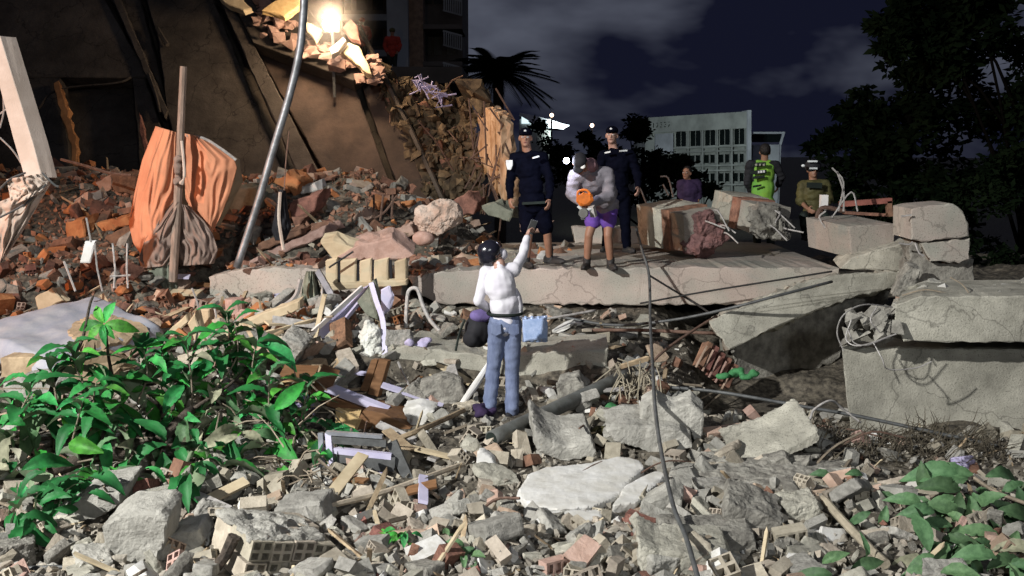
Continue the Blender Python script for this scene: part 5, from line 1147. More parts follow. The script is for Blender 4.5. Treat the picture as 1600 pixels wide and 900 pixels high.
# white plaster plate lies nearly flat: outline on the ground, thickness downwards
piece('plaster_plate', [(806, 770, 7.65), (822, 742, 8.0), (850, 728, 8.2), (920, 722, 8.3), (965, 712, 8.42), (1000, 717, 8.4), (1009, 730, 8.25), (990, 745, 8.05), (970, 770, 7.75), (930, 790, 7.5), (880, 796, 7.42), (830, 790, 7.45)], 8, (0.0, 0.05, -.12), 'plaster', 'large flat white plaster plate lying in the middle of the brick rubble', 'plaster plate', jag=.022)
piece('plaster_plate', [(836, 808, 7.3), (870, 796, 7.45), (915, 797, 7.45), (948, 794, 7.45), (940, 806, 7.3), (890, 822, 7.15), (850, 824, 7.1)], 7.2, (0, .04, -.10), 'plaster', 'smaller white plate in front of the large plaster plate', 'plaster plate')
piece('paving_slab', [(978, 755, 7.9), (1024, 733, 8.2), (1044, 739, 8.15), (1030, 752, 8.0), (994, 785, 7.6), (955, 790, 7.5)], 7.6, (.0, .03, -.1), 'plaster', 'pale paving piece leaning against the plaster plate', 'slab piece')
piece('concrete_fragment', [(1046, 730, 8.0), (1078, 726, 8.15), (1098, 726, 8.15), (1104, 742, 8.1), (1072, 778, 7.7), (1052, 776, 7.6), (1040, 752, 7.8)], 7.8, (.08, .3, -.05), 'chunk', 'cream broken block right of the plaster plate')
piece('concrete_fragment', [(1004, 790), (1046, 768), (1068, 780), (1064, 806), (1010, 815), (996, 806)], 7.5, (.05, .25, .03), 'chunk', 'angular chunk below the cream broken block')
piece('concrete_fragment', [(834, 668), (862, 690), (884, 698), (926, 690), (934, 712), (878, 724), (838, 706)], 8.8, (-.05, .5, .15), 'chunk', 'pale concrete block under the grey pipe')
piece('concrete_fragment', [(944, 672), (980, 664), (1040, 668), (1078, 676), (1084, 700), (1060, 706), (1020, 710), (960, 690)], 9.2, (.03, .5, .06), 'chunk', 'cream lump behind the plaster plate crossed by the dark cable', jag=.03)
piece('concrete_fragment', [(1000, 640), (1020, 628), (1050, 640), (1080, 630), (1100, 645), (1098, 680), (1090, 700), (1074, 668), (1000, 664)], 9.5, (.05, .3, .05), 'chunk', 'upright cream plate with scalloped edge', jag=.03)
piece('concrete_fragment', [(1150, 722), (1180, 716), (1230, 700), (1280, 672), (1283, 690), (1230, 716), (1168, 735)], 8.9, (-.08, .5, .17), 'concrete', 'tilted concrete fragment with roughened top before the dark hollow', jag=.012)
piece('concrete_fragment', [(1150, 738), (1230, 712), (1242, 730), (1200, 752), (1152, 752)], 8.85, (.05, .5, 0), 'rough', 'rough lump supporting the tilted fragment')
piece('concrete_fragment', [(1130, 800), (1134, 785), (1200, 806), (1224, 820), (1216, 842), (1134, 840)], 7.3, (.08, .4, .06), 'rough', 'grey pebbly block in the lower right rubble', jag=.02)
piece('concrete_fragment', [(1040, 838), (1180, 838), (1186, 862), (1060, 866), (1034, 858)], 6.9, (.0, .35, .03), 'rough', 'low weathered ledge at the bottom right of centre', jag=.02)
piece('concrete_fragment', [(996, 850), (1030, 862), (1140, 870), (1152, 905), (1000, 910)], 6.5, (.03, .4, .05), 'concrete', 'pale block cut by the bottom edge below the dark cable', jag=.02)
piece('dirt_ledge', [(1096, 760, 8.1), (1130, 752, 8.2), (1350, 756, 8.2), (1372, 764, 8.1), (1350, 784, 8.0), (1200, 788, 8.0), (1110, 780, 8.0)], 8.1, (.03, .8, .04), 'rough', 'long grey ledge in the shade at the right', 'ledge', jag=.02)
piece('concrete_fragment', [(158, 822), (190, 806), (250, 800), (262, 812), (256, 860), (210, 884), (178, 872), (160, 850)], 6.7, (.0, .35, .05), 'chunk', 'big broken pale rock at the lower left', jag=.025)
piece('concrete_fragment', [(84, 800), (130, 772), (190, 768), (188, 790), (150, 812), (90, 824)], 7.0, (.0, .4, .06), 'chunk', 'pale wedge of concrete behind the lower left rock', jag=.02)
piece('concrete_fragment', [(262, 838), (310, 826), (320, 848), (300, 868), (266, 862)], 6.8, (.0, .25, .03), 'chunk', 'grey lump between the rock and the brick block')
piece('concrete_fragment', [(424, 796), (500, 786), (510, 812), (500, 820), (430, 820)], 7.6, (.03, .3, .02), 'chunk', 'tan rounded block behind the brick block')
piece('concrete_fragment', [(870, 600), (900, 590), (918, 610), (900, 636), (872, 634)], 10.5, (.05, .25, .05), 'rough', 'grey lump right of the man legs')
piece('concrete_fragment', [(655, 600), (690, 588), (720, 596), (728, 622), (700, 636), (660, 628)], 10.3, (.0, .3, .0), 'rough', 'dark and pale lump below the low beam')
piece('concrete_fragment', [(628, 640), (656, 634), (680, 642), (660, 668), (640, 668)], 9.9, (.02, .2, .04), 'plaster', 'cream stone shard right of the cabinet')
piece('concrete_fragment', [(740, 740), (745, 706), (752, 705), (770, 716), (778, 734), (756, 746)], 8.3, (.03, .12, .0), 'plaster', 'white plastic-like plate before the pipe mouth', 'plate')
piece('tilted_slab_end', [(1422, 414), (1440, 420), (1424, 470), (1395, 462), (1408, 436)], 11.2, (.1, .4, 0), 'rough', 'rough grey chunk wedged between the tilted slab and the beam')
# wall fragment of hollow bricks, lower left
def hollow_brick_mesh(L_, Wd, Hh, nx, nz, cut=None, seed=0):
    """clay block with NX x NZ square holes in both ends (holes run along its length, sunk)"""
    mb = MB(); x = Wd / 2; z = Hh / 2; wall = .16
    for sgn in (-1, 1):
        y = sgn * L_ / 2
        xs = [-x]; zs = [-z]
        cw = Wd / nx; ch = Hh / nz
        for i in range(nx): xs += [-x + cw * i + cw * wall, -x + cw * (i + 1) - cw * wall]
        xs.append(x)
        for i in range(nz): zs += [-z + ch * i + ch * wall, -z + ch * (i + 1) - ch * wall]
        zs.append(z)
        for i in range(len(xs) - 1):
            for j in range(len(zs) - 1):
                a, b, c, d = (xs[i], y, zs[j]), (xs[i + 1], y, zs[j]), (xs[i + 1], y, zs[j + 1]), (xs[i], y, zs[j + 1])
                if i % 2 == 1 and j % 2 == 1:
                    y2 = y - sgn * min(.09, L_ * .42)
                    a2, b2, c2, d2 = [(p[0], y2, p[2]) for p in (a, b, c, d)]
                    q = [(0, 1, 5, 4), (1, 2, 6, 5), (2, 3, 7, 6), (3, 0, 4, 7), (4, 5, 6, 7)]
                else:
                    a2, b2, c2, d2 = a, b, c, d; q = [(0, 1, 2, 3)]
                if sgn > 0: q = [tuple(reversed(f)) for f in q]
                mb.add([a, b, c, d, a2, b2, c2, d2] if len(q) > 1 else [a, b, c, d], q)
    y = L_ / 2
    for vs in ([(-x, -y, -z), (-x, y, -z), (x, y, -z), (x, -y, -z)], [(-x, -y, z), (x, -y, z), (x, y, z), (-x, y, z)], [(-x, -y, -z), (-x, -y, z), (-x, y, z), (-x, y, -z)], [(x, -y, -z), (x, y, -z), (x, y, z), (x, -y, z)]):
        mb.add(vs, [(0, 1, 2, 3)])
    if cut:
        rr = random.Random(seed)
        d = Vector((rr.gauss(0, 1), rr.gauss(0, .6), rr.gauss(0, 1))).normalized(); k = cut
        for i, v in enumerate(mb.v):
            e = v.dot(d) - k
            if e > 0: mb.v[i] = v - d * e * .92
    me = bpy.data.meshes.new('hollow_brick'); me.from_pydata(mb.v, [], mb.f)
    bm = bmesh.new(); bm.from_mesh(me); bmesh.ops.remove_doubles(bm, verts=bm.verts, dist=1e-4); bm.to_mesh(me); bm.free()
    return me
wf = thing('wall_fragment', at(430, 900, 6.4), 'toppled block of wall made of hollow clay bricks at the lower left', 'wall fragment')
ux = (at(516, 872, 6.75) - at(376, 868, 6.35)).normalized(); up_ = Vector((-.05, -.12, 1)); up_ = (up_ - ux * up_.dot(ux)).normalized(); ub = up_.cross(ux)
rot = Matrix((ux, ub, up_)).transposed()
bmsh = hollow_brick_mesh(.30, .145, .13, 2, 2); bmsh.materials.append(M['tanbrick'])
o0 = gpt(384, 897, .07)
for j in range(2):
    for i in range(4):
        for k in range(2):
            o = bpy.data.objects.new('brick', bmsh); COL.objects.link(o); o.parent = wf
            p = o0 + ux * (i * .152 + .03 * k) + up_ * (j * .137) + ub * (k * .31) + Vector((R.uniform(-.006, .006),) * 3)
            o.matrix_local = Matrix.Translation(p - ORG[wf.name]) @ (rot @ rotm(R.uniform(-.03, .03), R.uniform(-.03, .03), R.uniform(-.04, .04))).to_4x4()
mb = MB().slab([o0 + up_ * .215 + ux * a + ub * b for a, b in ((-.08, -.12), (.3, -.12), (.50, -.08), (.50, .40), (.2, .46), (-.1, .38))], -up_ * .035, .01, .1, cham=.004)
for i in range(6): mb.ell(o0 + up_ * .22 + ux * R.uniform(-.1, .3) + ub * R.uniform(.0, .35), (R.uniform(.05, .11), R.uniform(.05, .1), .03))
mb.remesh('mortar_crust', 'chunk', wf, .016, 1, amp=.02, freq=8, rocky=True)
# red louvre-like bricks by the tilted slab
rl = thing('brick_stack', at(1112, 590, 11), 'fallen red hollow bricks with pale mortar edges beside the tilted slab', 'brick fragment')
for k, (x, y) in enumerate(((1098, 556), (1108, 562), (1118, 572), (1128, 580), (1138, 590))):
    a = at(x, y, 10.9 + .04 * k); MB().beam(a + Vector((-.05, 0, -.11)), a + Vector((.07, .1, .12)), .06, .16, Vector((0, 1, .2))).build('brick', 'redbrick', rl)
    MB().beam(a + Vector((-.085, -.07, -.11)), a + Vector((.035, -.05, .12)), .015, .02, Vector((0, 1, .2))).build('mortar_edge', 'pinkbrick', rl)
# the hollow: roots and straw
mb = MB(); rr = random.Random(40)
for k in range(70):
    p = at(rr.uniform(960, 1030), rr.uniform(560, 610), rr.uniform(10.0, 10.5)); d = Vector((rr.gauss(0, .12), rr.gauss(-.1, .1), -rr.uniform(.1, .45)))
    mb.tube([p, p + d * .5 + Vector((rr.gauss(0, .05), 0, .06)), p + d], .007, 4)
mb.build('straw_tuft', 'roottan', label='tangle of dry straw hanging at the upper end of the grey pipe', kind='stuff')
mb = MB()
for k in range(520):
    x = rr.uniform(2.6, 4.4); y = rr.uniform(8.5, 9.7); p = Vector((x, y, hz(x, y))); d = Vector((rr.gauss(0, .12), rr.gauss(-.05, .12), rr.uniform(.04, .3)))
    mb.tube([p, p + d * .5, p + d + Vector((rr.gauss(0, .06), 0, -.04))], [.006, .005, .002], 3, caps=False)
mb.build('dry_brush', 'drybrush', label='dark dry brush before the large block', kind='stuff')
cloth(drape([(1486, 716), (1482, 728), (1480, 740)], [(1520, 712), (1528, 728), (1530, 742)], 8.6, .1, 2.5, .03, 41), 24, 16, 'grey_rag', 'lilaccloth', None, label='grey striped rag behind the big leaves', cat='rag')
for px_, py_, Yp, m, lab in ((1154, 585, 10.6, 'greenrag', 'green rag below the red bricks'), (945, 640, 9.9, 'greenrag', 'green rag under the grey pipe'), (635, 545, 11, 'lilaccloth', 'lilac rag along the low beam'), (660, 540, 10.95, 'lilaccloth', 'lilac rag on the middle of the low beam'), (918, 668, 9.2, 'hivisdull', 'lime scrap beside the pale block'), (750, 640, 9.8, 'darkpurple', 'purple shoe-like rag behind the man left foot')):
    mb = MB(); p = at(px_, py_, Yp)
    for k in range(5): mb.ell(p + Vector((R.gauss(0, .07), R.gauss(0, .05), R.gauss(0, .03))), (.07, .05, .04))
    mb.remesh('rag', m, None, .014, 2, amp=.03, freq=14, label=lab, cat='rag')
# ------------------------------------------------------------------ plants
def leaf_mesh(name, ln, w, fold, curl, wav, seed):
    rr = random.Random(seed); nu = 17; pk = [.10, .42, .68, .88, 1.0, 1.0, .84, .52, .03]; prof = [np.interp(i / 16, np.linspace(0, 1, 9), pk) for i in range(17)]
    mb = MB(); vs = []
    for i in range(nu):
        t = i / (nu - 1); y = ln * t; z = -curl * ln * t * t + ln * .1 * math.sin(t * 3.1); hw = w * .5 * prof[i]
        for s in (-1, -.5, 0, .5, 1):
            vs.append(Vector((s * hw, y + (0 if s == 0 else -.01 * abs(s) * ln), z + abs(s) * fold * hw + (rr.uniform(-wav, wav) * hw if abs(s) == 1 else wav * .35 * hw * math.sin(t * 50) * min(1, abs(s) * 1.6)))))
    fs = [(i * 5 + k, i * 5 + k + 1, (i + 1) * 5 + k + 1, (i + 1) * 5 + k) for i in range(nu - 1) for k in range(4)]
    me = bpy.data.meshes.new(name); me.from_pydata(vs, [], fs); me.polygons.foreach_set('use_smooth', [True] * len(fs)); return me
def leafset(mats, lens, seed):
    out = []
    for k in range(8):
        me = leaf_mesh('leaf', 1.0, R.uniform(.36, .46), R.uniform(.25, .9), R.uniform(.1, .9), .22, seed + k); me.materials.append(M[mats[k % len(mats)]]); out.append(me)
    return out
LG = leafset(['leaf'], 0, 100); LD = leafset(['leafdull'], 0, 200); LB = leafset(['dryleaf', 'leafdull'], 0, 300)
def put_leaf(parent, me, p, d, n, ln, name='leaf'):
    d = d.normalized(); s = d.cross(n)
    if s.length < 1e-4: s = Vector((1, 0, 0))
    s.normalize(); n = s.cross(d)
    o = bpy.data.objects.new(name, me); COL.objects.link(o); o.parent = parent
    o.matrix_local = Matrix.Translation(p - ORG[parent.name]) @ (Matrix((s, d, n)).transposed() * ln).to_4x4(); return o
def leaf_into(mb, me, p, d, n, ln):
    d = d.normalized(); s = d.cross(n); s = s.normalized() if s.length > 1e-4 else Vector((1, 0, 0)); n = s.cross(d)
    m = Matrix((s, d, n)).transposed() * ln
    mb.add([p + m @ v.co for v in me.vertices], [tuple(f.vertices) for f in me.polygons])
def rdir(rr, up=.4): return Vector((rr.gauss(0, 1), rr.gauss(0, 1), rr.gauss(up, .6))).normalized()
def whorl(plant, c, axis, n, ln, sets, rr, spread=1.0, count=[0], limit=300, over=None):
    a, b, d = frame_from(axis)
    for k in range(n):
        t = 2 * math.pi * (k / n) + rr.uniform(-.4, .4); el = rr.uniform(-.25, .8)
        v = (a * math.cos(t) + b * math.sin(t)) * spread + d * el + Vector((rr.gauss(0, .45), rr.gauss(0, .45), rr.gauss(-.5, .4)))
        nn = d * .7 + Vector((rr.gauss(0, .7), rr.gauss(-.25, .7), rr.gauss(.5, .5))); me = rr.choice(sets); L_ = ln * rr.uniform(.45, 1.2)
        p = c + v.normalized() * rr.uniform(.01, .05) + Vector((rr.gauss(0, .05), rr.gauss(0, .05), rr.gauss(0, .05)))
        if count[0] < limit: put_leaf(plant, me, p, v, nn, L_); count[0] += 1
        elif over is not None: leaf_into(over, me, p, v, nn, L_)
rr = random.Random(77)
ft = thing('fallen_tree', at(200, 700, 8.3), 'fallen broad leaved tree with glossy green leaves across the left rubble', 'tree')
mbt = MB()
mbt.tube(spline([at(*p) for p in [(-60, 775, 7.3), (40, 750, 7.6), (150, 712, 7.9), (230, 700, 8.1), (300, 640, 8.5)]], 6), [.062] * 8 + [.055] * 8 + [.045] * 9, 9)
mbt.build('trunk', 'bark', ft, smooth=True)
limbs = [[(150, 712, 7.9), (170, 660, 8.1), (200, 620, 8.3)], [(60, 660, 8.4), (110, 645, 8.5), (180, 610, 8.7), (240, 600, 8.9)], [(0, 690, 8.0), (80, 684, 8.2), (150, 680, 8.3)],
         [(70, 640, 8.3), (88, 590, 8.4), (125, 540, 8.4), (140, 478, 8.4), (146, 462, 8.4)], [(230, 700, 8.1), (320, 690, 8.3), (420, 680, 8.6), (500, 700, 8.8)],
         [(300, 640, 8.5), (360, 600, 8.8), (400, 560, 9.1)], [(230, 700, 8.1), (250, 750, 7.6), (262, 790, 7.4)], [(180, 610, 8.7), (170, 560, 8.5), (166, 520, 8.4)], [(420, 680, 8.6), (460, 650, 8.9), (490, 640, 9)],
         [(270, 640, 8.5), (275, 600, 8.8), (300, 560, 9.0), (310, 510, 9.2)]]
for l in limbs:
    s_ = spline([at(*p) for p in l], 5); MB().tube(s_, [.018 - .010 * i / len(s_) for i in range(len(s_))], 6).build('branch', 'bark', ft, smooth=True)
cnt = [0]; over = MB(); overb = MB()
def wl(px, py, Yp, n=7, ln=.27, ax=None, sp=1.0, sets=None):
    c = at(px, py, Yp); whorl(ft, c, ax or (Vector((rr.gauss(0, .4), rr.gauss(-.35, .3), 1.0))), n, ln, sets or (LG + LG + LB[:5] + LD[:2]), rr, sp, cnt, 225, over)
# sprig above the mattress
for v, ln in ((Vector((-.45, .1, .8)), .17), (Vector((.35, .1, .85)), .19), (Vector((1, -.1, -.1)), .24), (Vector((-1, -.2, -.05)), .22), (Vector((-.5, -.5, -.4)), .17), (Vector((.1, -.6, -.6)), .16), (Vector((.5, -.5, -.5)), .14)):
    put_leaf(ft, rr.choice(LG), at(163, 506, 8.4) + v * .01, v, Vector((0, -1, .45)), ln); cnt[0] += 1
for c in [(150, 585, 8.4), (185, 590, 8.5), (130, 610, 8.3), (215, 570, 8.7), (60, 605, 8.4), (20, 625, 8.2), (95, 640, 8.2), (150, 650, 8.1), (45, 665, 8.1), (190, 640, 8.2), (235, 620, 8.6), (20, 690, 7.8), (110, 690, 8.0),
          (180, 690, 7.8), (170, 720, 7.6), (200, 735, 7.5), (205, 765, 7.4), (160, 755, 7.5), (250, 660, 8.4), (280, 625, 8.7), (300, 590, 8.9), (330, 570, 9.0), (350, 540, 9.2), (375, 560, 9.1), (395, 540, 9.3), (340, 610, 8.8), (380, 600, 9.0),
          (300, 660, 8.4), (350, 650, 8.6), (400, 640, 8.8), (430, 660, 8.7), (330, 690, 8.2), (380, 690, 8.3), (420, 710, 8.3), (450, 690, 8.6), (480, 660, 8.9), (440, 740, 8.1), (400, 745, 8.0), (290, 720, 7.9), (340, 730, 7.9), (500, 690, 8.8), (470, 730, 8.2),
          (65, 700, 7.8), (30, 730, 7.4), (60, 640, 8.3), (270, 570, 9.0), (255, 700, 7.9)]:
    wl(*c, n=rr.choice((4, 5, 6)), ln=rr.uniform(.25, .38))
extra = [(rr.uniform(5, 520), 0) for _ in range(14)]
for x, _ in extra:
    y = rr.uniform(590 if x > 120 else 630, 770 if x < 330 else 745); Yg_ = ghit(x, y + 10, 8.5); wl(x, y, Yg_ - rr.uniform(.1, .6), n=rr.choice((5, 6, 8)), ln=rr.uniform(.14, .28))
for c in [(20, 790, 6.9), (70, 785, 6.9), (60, 810, 6.7), (100, 775, 7.1), (30, 815, 6.6)]: wl(*c, n=7, ln=.24)
for (x, y, Yp, hh) in ((90, 600, 8.3, .45), (140, 575, 8.4, .4), (215, 590, 8.6, .5), (255, 560, 8.9, .4), (330, 575, 9.0, .45), (365, 550, 9.1, .4), (400, 590, 9.0, .35), (30, 640, 8.0, .35), (300, 620, 8.6, .5), (180, 640, 8.1, .5), (110, 660, 7.9, .4), (420, 640, 8.8, .35), (470, 650, 8.9, .3)):
    b_ = at(x, y + 40, Yp); tip = b_ + Vector((rr.gauss(0, .12), rr.gauss(-.05, .08), (hh + .15) * (.72 if x < 280 else 1.1))); s_ = spline([b_, b_.lerp(tip, .5) + Vector((rr.gauss(0, .05), 0, 0)), tip], 5)
    MB().tube(s_, [.011 - .006 * i / len(s_) for i in range(len(s_))], 5).build('branch', 'twig', ft, smooth=True)
    for k in range(9):
        q_ = b_.lerp(tip, .35 + .65 * k / 8); a_ = k * 2.4 + rr.uniform(-.3, .3); v = Vector((math.cos(a_), math.sin(a_) * .8, rr.uniform(-.25, .75) + .3 * k / 8)); L_ = rr.uniform(.2, .34)
        put_leaf(ft, rr.choice(LG + LB[:1]), q_, v, Vector((-v.x * .5, -v.y * .5 - .2, 1)), L_) if cnt[0] < 10**6 and k % 2 else leaf_into(over, rr.choice(LG), q_, v, Vector((-v.x * .5, -v.y * .5 - .2, 1)), L_)
over.build('leaves', 'leaf', ft, smooth=True, kind='stuff')
mb = MB()
for k in range(260):
    x, y = rr.uniform(60, 520), rr.uniform(590, 780); p = at(x, y, 9.4 - (y - 590) * .009 + rr.uniform(-.2, .2)); d = Vector((rr.gauss(0, .2), rr.gauss(0, .1), rr.gauss(0, .12)))
    mb.tube([p, p + d * .5 + Vector((0, 0, .03)), p + d], [.008, .007, .004], 4, caps=False)
mb.build('twigs', 'twig', ft, kind='stuff')
# big dusty leaves, lower right
rp = thing('broad_leaved_plant', at(1500, 840, 7.2), 'fallen plant with big dusty green leaves at the lower right', 'plant')
cR = [0]
BIG = [((1500, 768, 7.3), (-.9, -.2, .25), .42), ((1490, 775, 7.2), (-.8, -.4, -.35), .38), ((1500, 770, 7.2), (-.35, -.4, -.75), .40), ((1515, 775, 7.2), (-.1, -.5, -.8), .40), ((1520, 770, 7.3), (.3, -.4, -.7), .42), ((1540, 780, 7.2), (.6, -.3, -.5), .45), ((1570, 790, 7.1), (.4, -.2, -.8), .42),
       ((1500, 745, 7.6), (-1, 0, .15), .5), ((1520, 742, 7.6), (-1, .1, -.05), .5), ((1460, 800, 7.0), (-1, -.2, .12), .30), ((1470, 830, 6.8), (-1, -.2, .05), .36), ((1500, 820, 6.9), (-.5, -.5, -.6), .34), ((1480, 850, 6.6), (-.5, -.5, -.7), .30), ((1500, 850, 6.6), (.3, -.5, -.8), .36),
       ((1400, 778, 7.6), (-1, 0, .1), .22), ((1385, 790, 7.4), (-.3, -.3, -.8), .22), ((1370, 775, 7.6), (.3, -.3, -.8), .24), ((1360, 800, 7.2), (-.8, -.2, -.3), .2), ((1420, 775, 7.6), (.5, -.4, -.3), .3), ((1440, 790, 7.4), (-.7, -.1, .3), .3), ((1590, 760, 7.4), (.2, -.2, -.9), .4), ((1590, 830, 6.9), (-.5, -.4, -.6), .4), ((1560, 850, 6.7), (.5, -.4, -.4), .4), ((1555, 800, 7.0), (.9, -.2, .1), .4),
       ((1300, 898, 6.4), (-1, -.1, .2), .25), ((1330, 890, 6.4), (.8, -.2, .4), .25), ((1352, 870, 6.6), (.1, -.3, .8), .16), ((1285, 880, 6.5), (.3, -.2, .3), .2), ((1520, 880, 6.5), (-.2, -.4, -.7), .3), ((1575, 880, 6.5), (.2, -.4, -.7), .3), ((1470, 895, 6.3), (.4, -.4, .2), .28), ((1540, 745, 7.7), (.8, 0, .2), .4), ((1300, 745, 8.3), (-.9, 0, .2), .22), ((1320, 742, 8.3), (.9, 0, .1), .2)]
for c, d, ln in BIG:
    put_leaf(rp, rr.choice(LD), at(c[0], c[1], min(c[2], (ghit(c[0], c[1]) or c[2]) - rr.uniform(.25, .5))), Vector(d), Vector((rr.gauss(0, .3), -.8, .7)), ln * .78)
for l in ([(1500, 770, 7.3), (1540, 820, 7.0), (1600, 870, 6.7)], [(1520, 745, 7.6), (1560, 770, 7.4), (1640, 800, 7.2)], [(1560, 800, 7.1), (1590, 850, 6.8), (1620, 880, 6.6)], [(1500, 770, 7.3), (1430, 778, 7.5), (1370, 772, 7.6)], [(1510, 860, 6.6), (1505, 880, 6.5), (1502, 910, 6.3)]):
    MB().tube(spline([at(*p) for p in l], 5), .014, 6).build('branch', 'twig', rp)
for k in range(80):
    cx, cy = rr.uniform(1420, 1610), rr.uniform(745, 895); c = at(cx, cy, ghit(cx, cy) - rr.uniform(.05, .3)); put_leaf(rp, rr.choice(LD + LB[:2]), c, Vector((rr.gauss(0, 1), rr.gauss(-.3, .5), rr.gauss(-.4, .6))), Vector((rr.gauss(0, .5), -.6, .8)), rr.uniform(.16, .30))
# small crumpled greens in the brick rubble
for i, (cx, cy, w, h, lab) in enumerate(((630, 848, 42, 26, 'small leafy weed crushed in the brick rubble at the bottom centre'), (730, 870, 34, 30, 'pale green weed beside the bottom centre bricks'), (200, 545, 1, 1, ''), (690, 840, 20, 16, 'tiny pale weed between two leafy clumps'))):
    if not lab: continue
    t = thing('weed', at(cx, cy + h * .6, 6.75), lab, 'weed')
    for k in range(26 if i == 0 else 18):
        c = at(cx + rr.gauss(0, w * .5), cy + rr.gauss(0, h * .5), ghit(cx, cy) - rr.uniform(0, .25)); put_leaf(t, rr.choice(LG if i == 0 else LD), c, rdir(rr, .2), Vector((0, -.7, .8)), rr.uniform(.07, .13))

# ------------------------------------------------------------------ trees at the back
def foliage(mb, centres, n, sz, rr):
    for _ in range(n):
        c, r_ = rr.choice(centres); v = Vector((rr.gauss(0, 1), rr.gauss(0, 1), rr.gauss(0, 1))).normalized() * (rr.random() ** .45)
        p = c + Vector((v.x * r_[0], v.y * r_[1], v.z * r_[2])); d = rdir(rr, -.1); s = rdir(rr, 0).cross(d)
        if s.length < 1e-3: continue
        s.normalize(); L_ = sz * rr.uniform(.5, 1.2) * .7
        mb.add([p, p + d * L_ * .5 + s * L_ * .22, p + d * L_, p + d * L_ * .5 - s * L_ * .22], [(0, 1, 2, 3)])
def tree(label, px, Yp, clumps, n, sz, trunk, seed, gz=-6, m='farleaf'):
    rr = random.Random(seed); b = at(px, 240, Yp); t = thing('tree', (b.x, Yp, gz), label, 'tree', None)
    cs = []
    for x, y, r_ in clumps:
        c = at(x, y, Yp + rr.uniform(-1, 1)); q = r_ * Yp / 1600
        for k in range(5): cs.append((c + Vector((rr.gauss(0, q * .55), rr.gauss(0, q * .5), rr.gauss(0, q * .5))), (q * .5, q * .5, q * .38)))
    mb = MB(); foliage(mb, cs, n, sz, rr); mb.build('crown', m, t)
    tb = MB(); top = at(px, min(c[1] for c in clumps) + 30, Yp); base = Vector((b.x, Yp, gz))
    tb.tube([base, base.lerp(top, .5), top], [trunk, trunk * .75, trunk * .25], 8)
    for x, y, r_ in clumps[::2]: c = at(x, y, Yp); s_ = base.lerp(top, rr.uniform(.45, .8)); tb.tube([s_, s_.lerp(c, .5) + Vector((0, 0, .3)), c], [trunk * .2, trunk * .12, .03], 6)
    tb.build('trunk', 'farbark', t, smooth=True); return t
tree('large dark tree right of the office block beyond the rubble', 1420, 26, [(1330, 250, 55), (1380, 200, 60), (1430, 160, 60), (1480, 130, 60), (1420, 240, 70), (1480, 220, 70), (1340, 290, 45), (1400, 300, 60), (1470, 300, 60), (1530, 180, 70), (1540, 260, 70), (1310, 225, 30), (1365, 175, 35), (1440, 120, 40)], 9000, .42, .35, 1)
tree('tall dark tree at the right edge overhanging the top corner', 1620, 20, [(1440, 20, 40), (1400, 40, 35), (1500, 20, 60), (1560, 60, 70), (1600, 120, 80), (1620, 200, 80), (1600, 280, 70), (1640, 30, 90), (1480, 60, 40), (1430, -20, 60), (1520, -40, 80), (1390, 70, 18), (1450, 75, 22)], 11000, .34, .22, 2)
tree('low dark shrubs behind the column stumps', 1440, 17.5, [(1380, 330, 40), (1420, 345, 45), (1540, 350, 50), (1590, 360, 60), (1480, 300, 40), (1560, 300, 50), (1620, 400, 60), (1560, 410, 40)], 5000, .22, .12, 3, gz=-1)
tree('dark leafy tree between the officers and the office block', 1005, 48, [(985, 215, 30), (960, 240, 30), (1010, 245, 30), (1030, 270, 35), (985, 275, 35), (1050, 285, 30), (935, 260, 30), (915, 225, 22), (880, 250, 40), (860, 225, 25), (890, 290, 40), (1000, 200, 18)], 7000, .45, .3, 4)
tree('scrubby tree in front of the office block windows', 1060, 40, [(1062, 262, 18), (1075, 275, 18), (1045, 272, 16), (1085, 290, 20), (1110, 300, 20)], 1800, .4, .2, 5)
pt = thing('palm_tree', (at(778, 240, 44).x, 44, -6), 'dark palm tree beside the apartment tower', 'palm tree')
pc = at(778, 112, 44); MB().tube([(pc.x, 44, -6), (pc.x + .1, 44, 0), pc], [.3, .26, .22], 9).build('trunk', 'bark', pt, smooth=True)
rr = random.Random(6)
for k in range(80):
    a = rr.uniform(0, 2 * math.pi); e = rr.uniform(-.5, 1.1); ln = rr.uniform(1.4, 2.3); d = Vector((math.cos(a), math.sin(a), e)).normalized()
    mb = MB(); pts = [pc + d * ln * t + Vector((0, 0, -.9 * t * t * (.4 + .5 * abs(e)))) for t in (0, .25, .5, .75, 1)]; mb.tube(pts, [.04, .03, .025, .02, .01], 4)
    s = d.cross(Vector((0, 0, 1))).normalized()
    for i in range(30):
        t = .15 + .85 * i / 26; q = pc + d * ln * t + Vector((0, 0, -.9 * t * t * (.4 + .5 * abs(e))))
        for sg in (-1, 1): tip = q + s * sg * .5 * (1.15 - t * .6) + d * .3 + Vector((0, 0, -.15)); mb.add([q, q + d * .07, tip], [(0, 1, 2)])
    mb.build('frond', 'farleaf', pt)
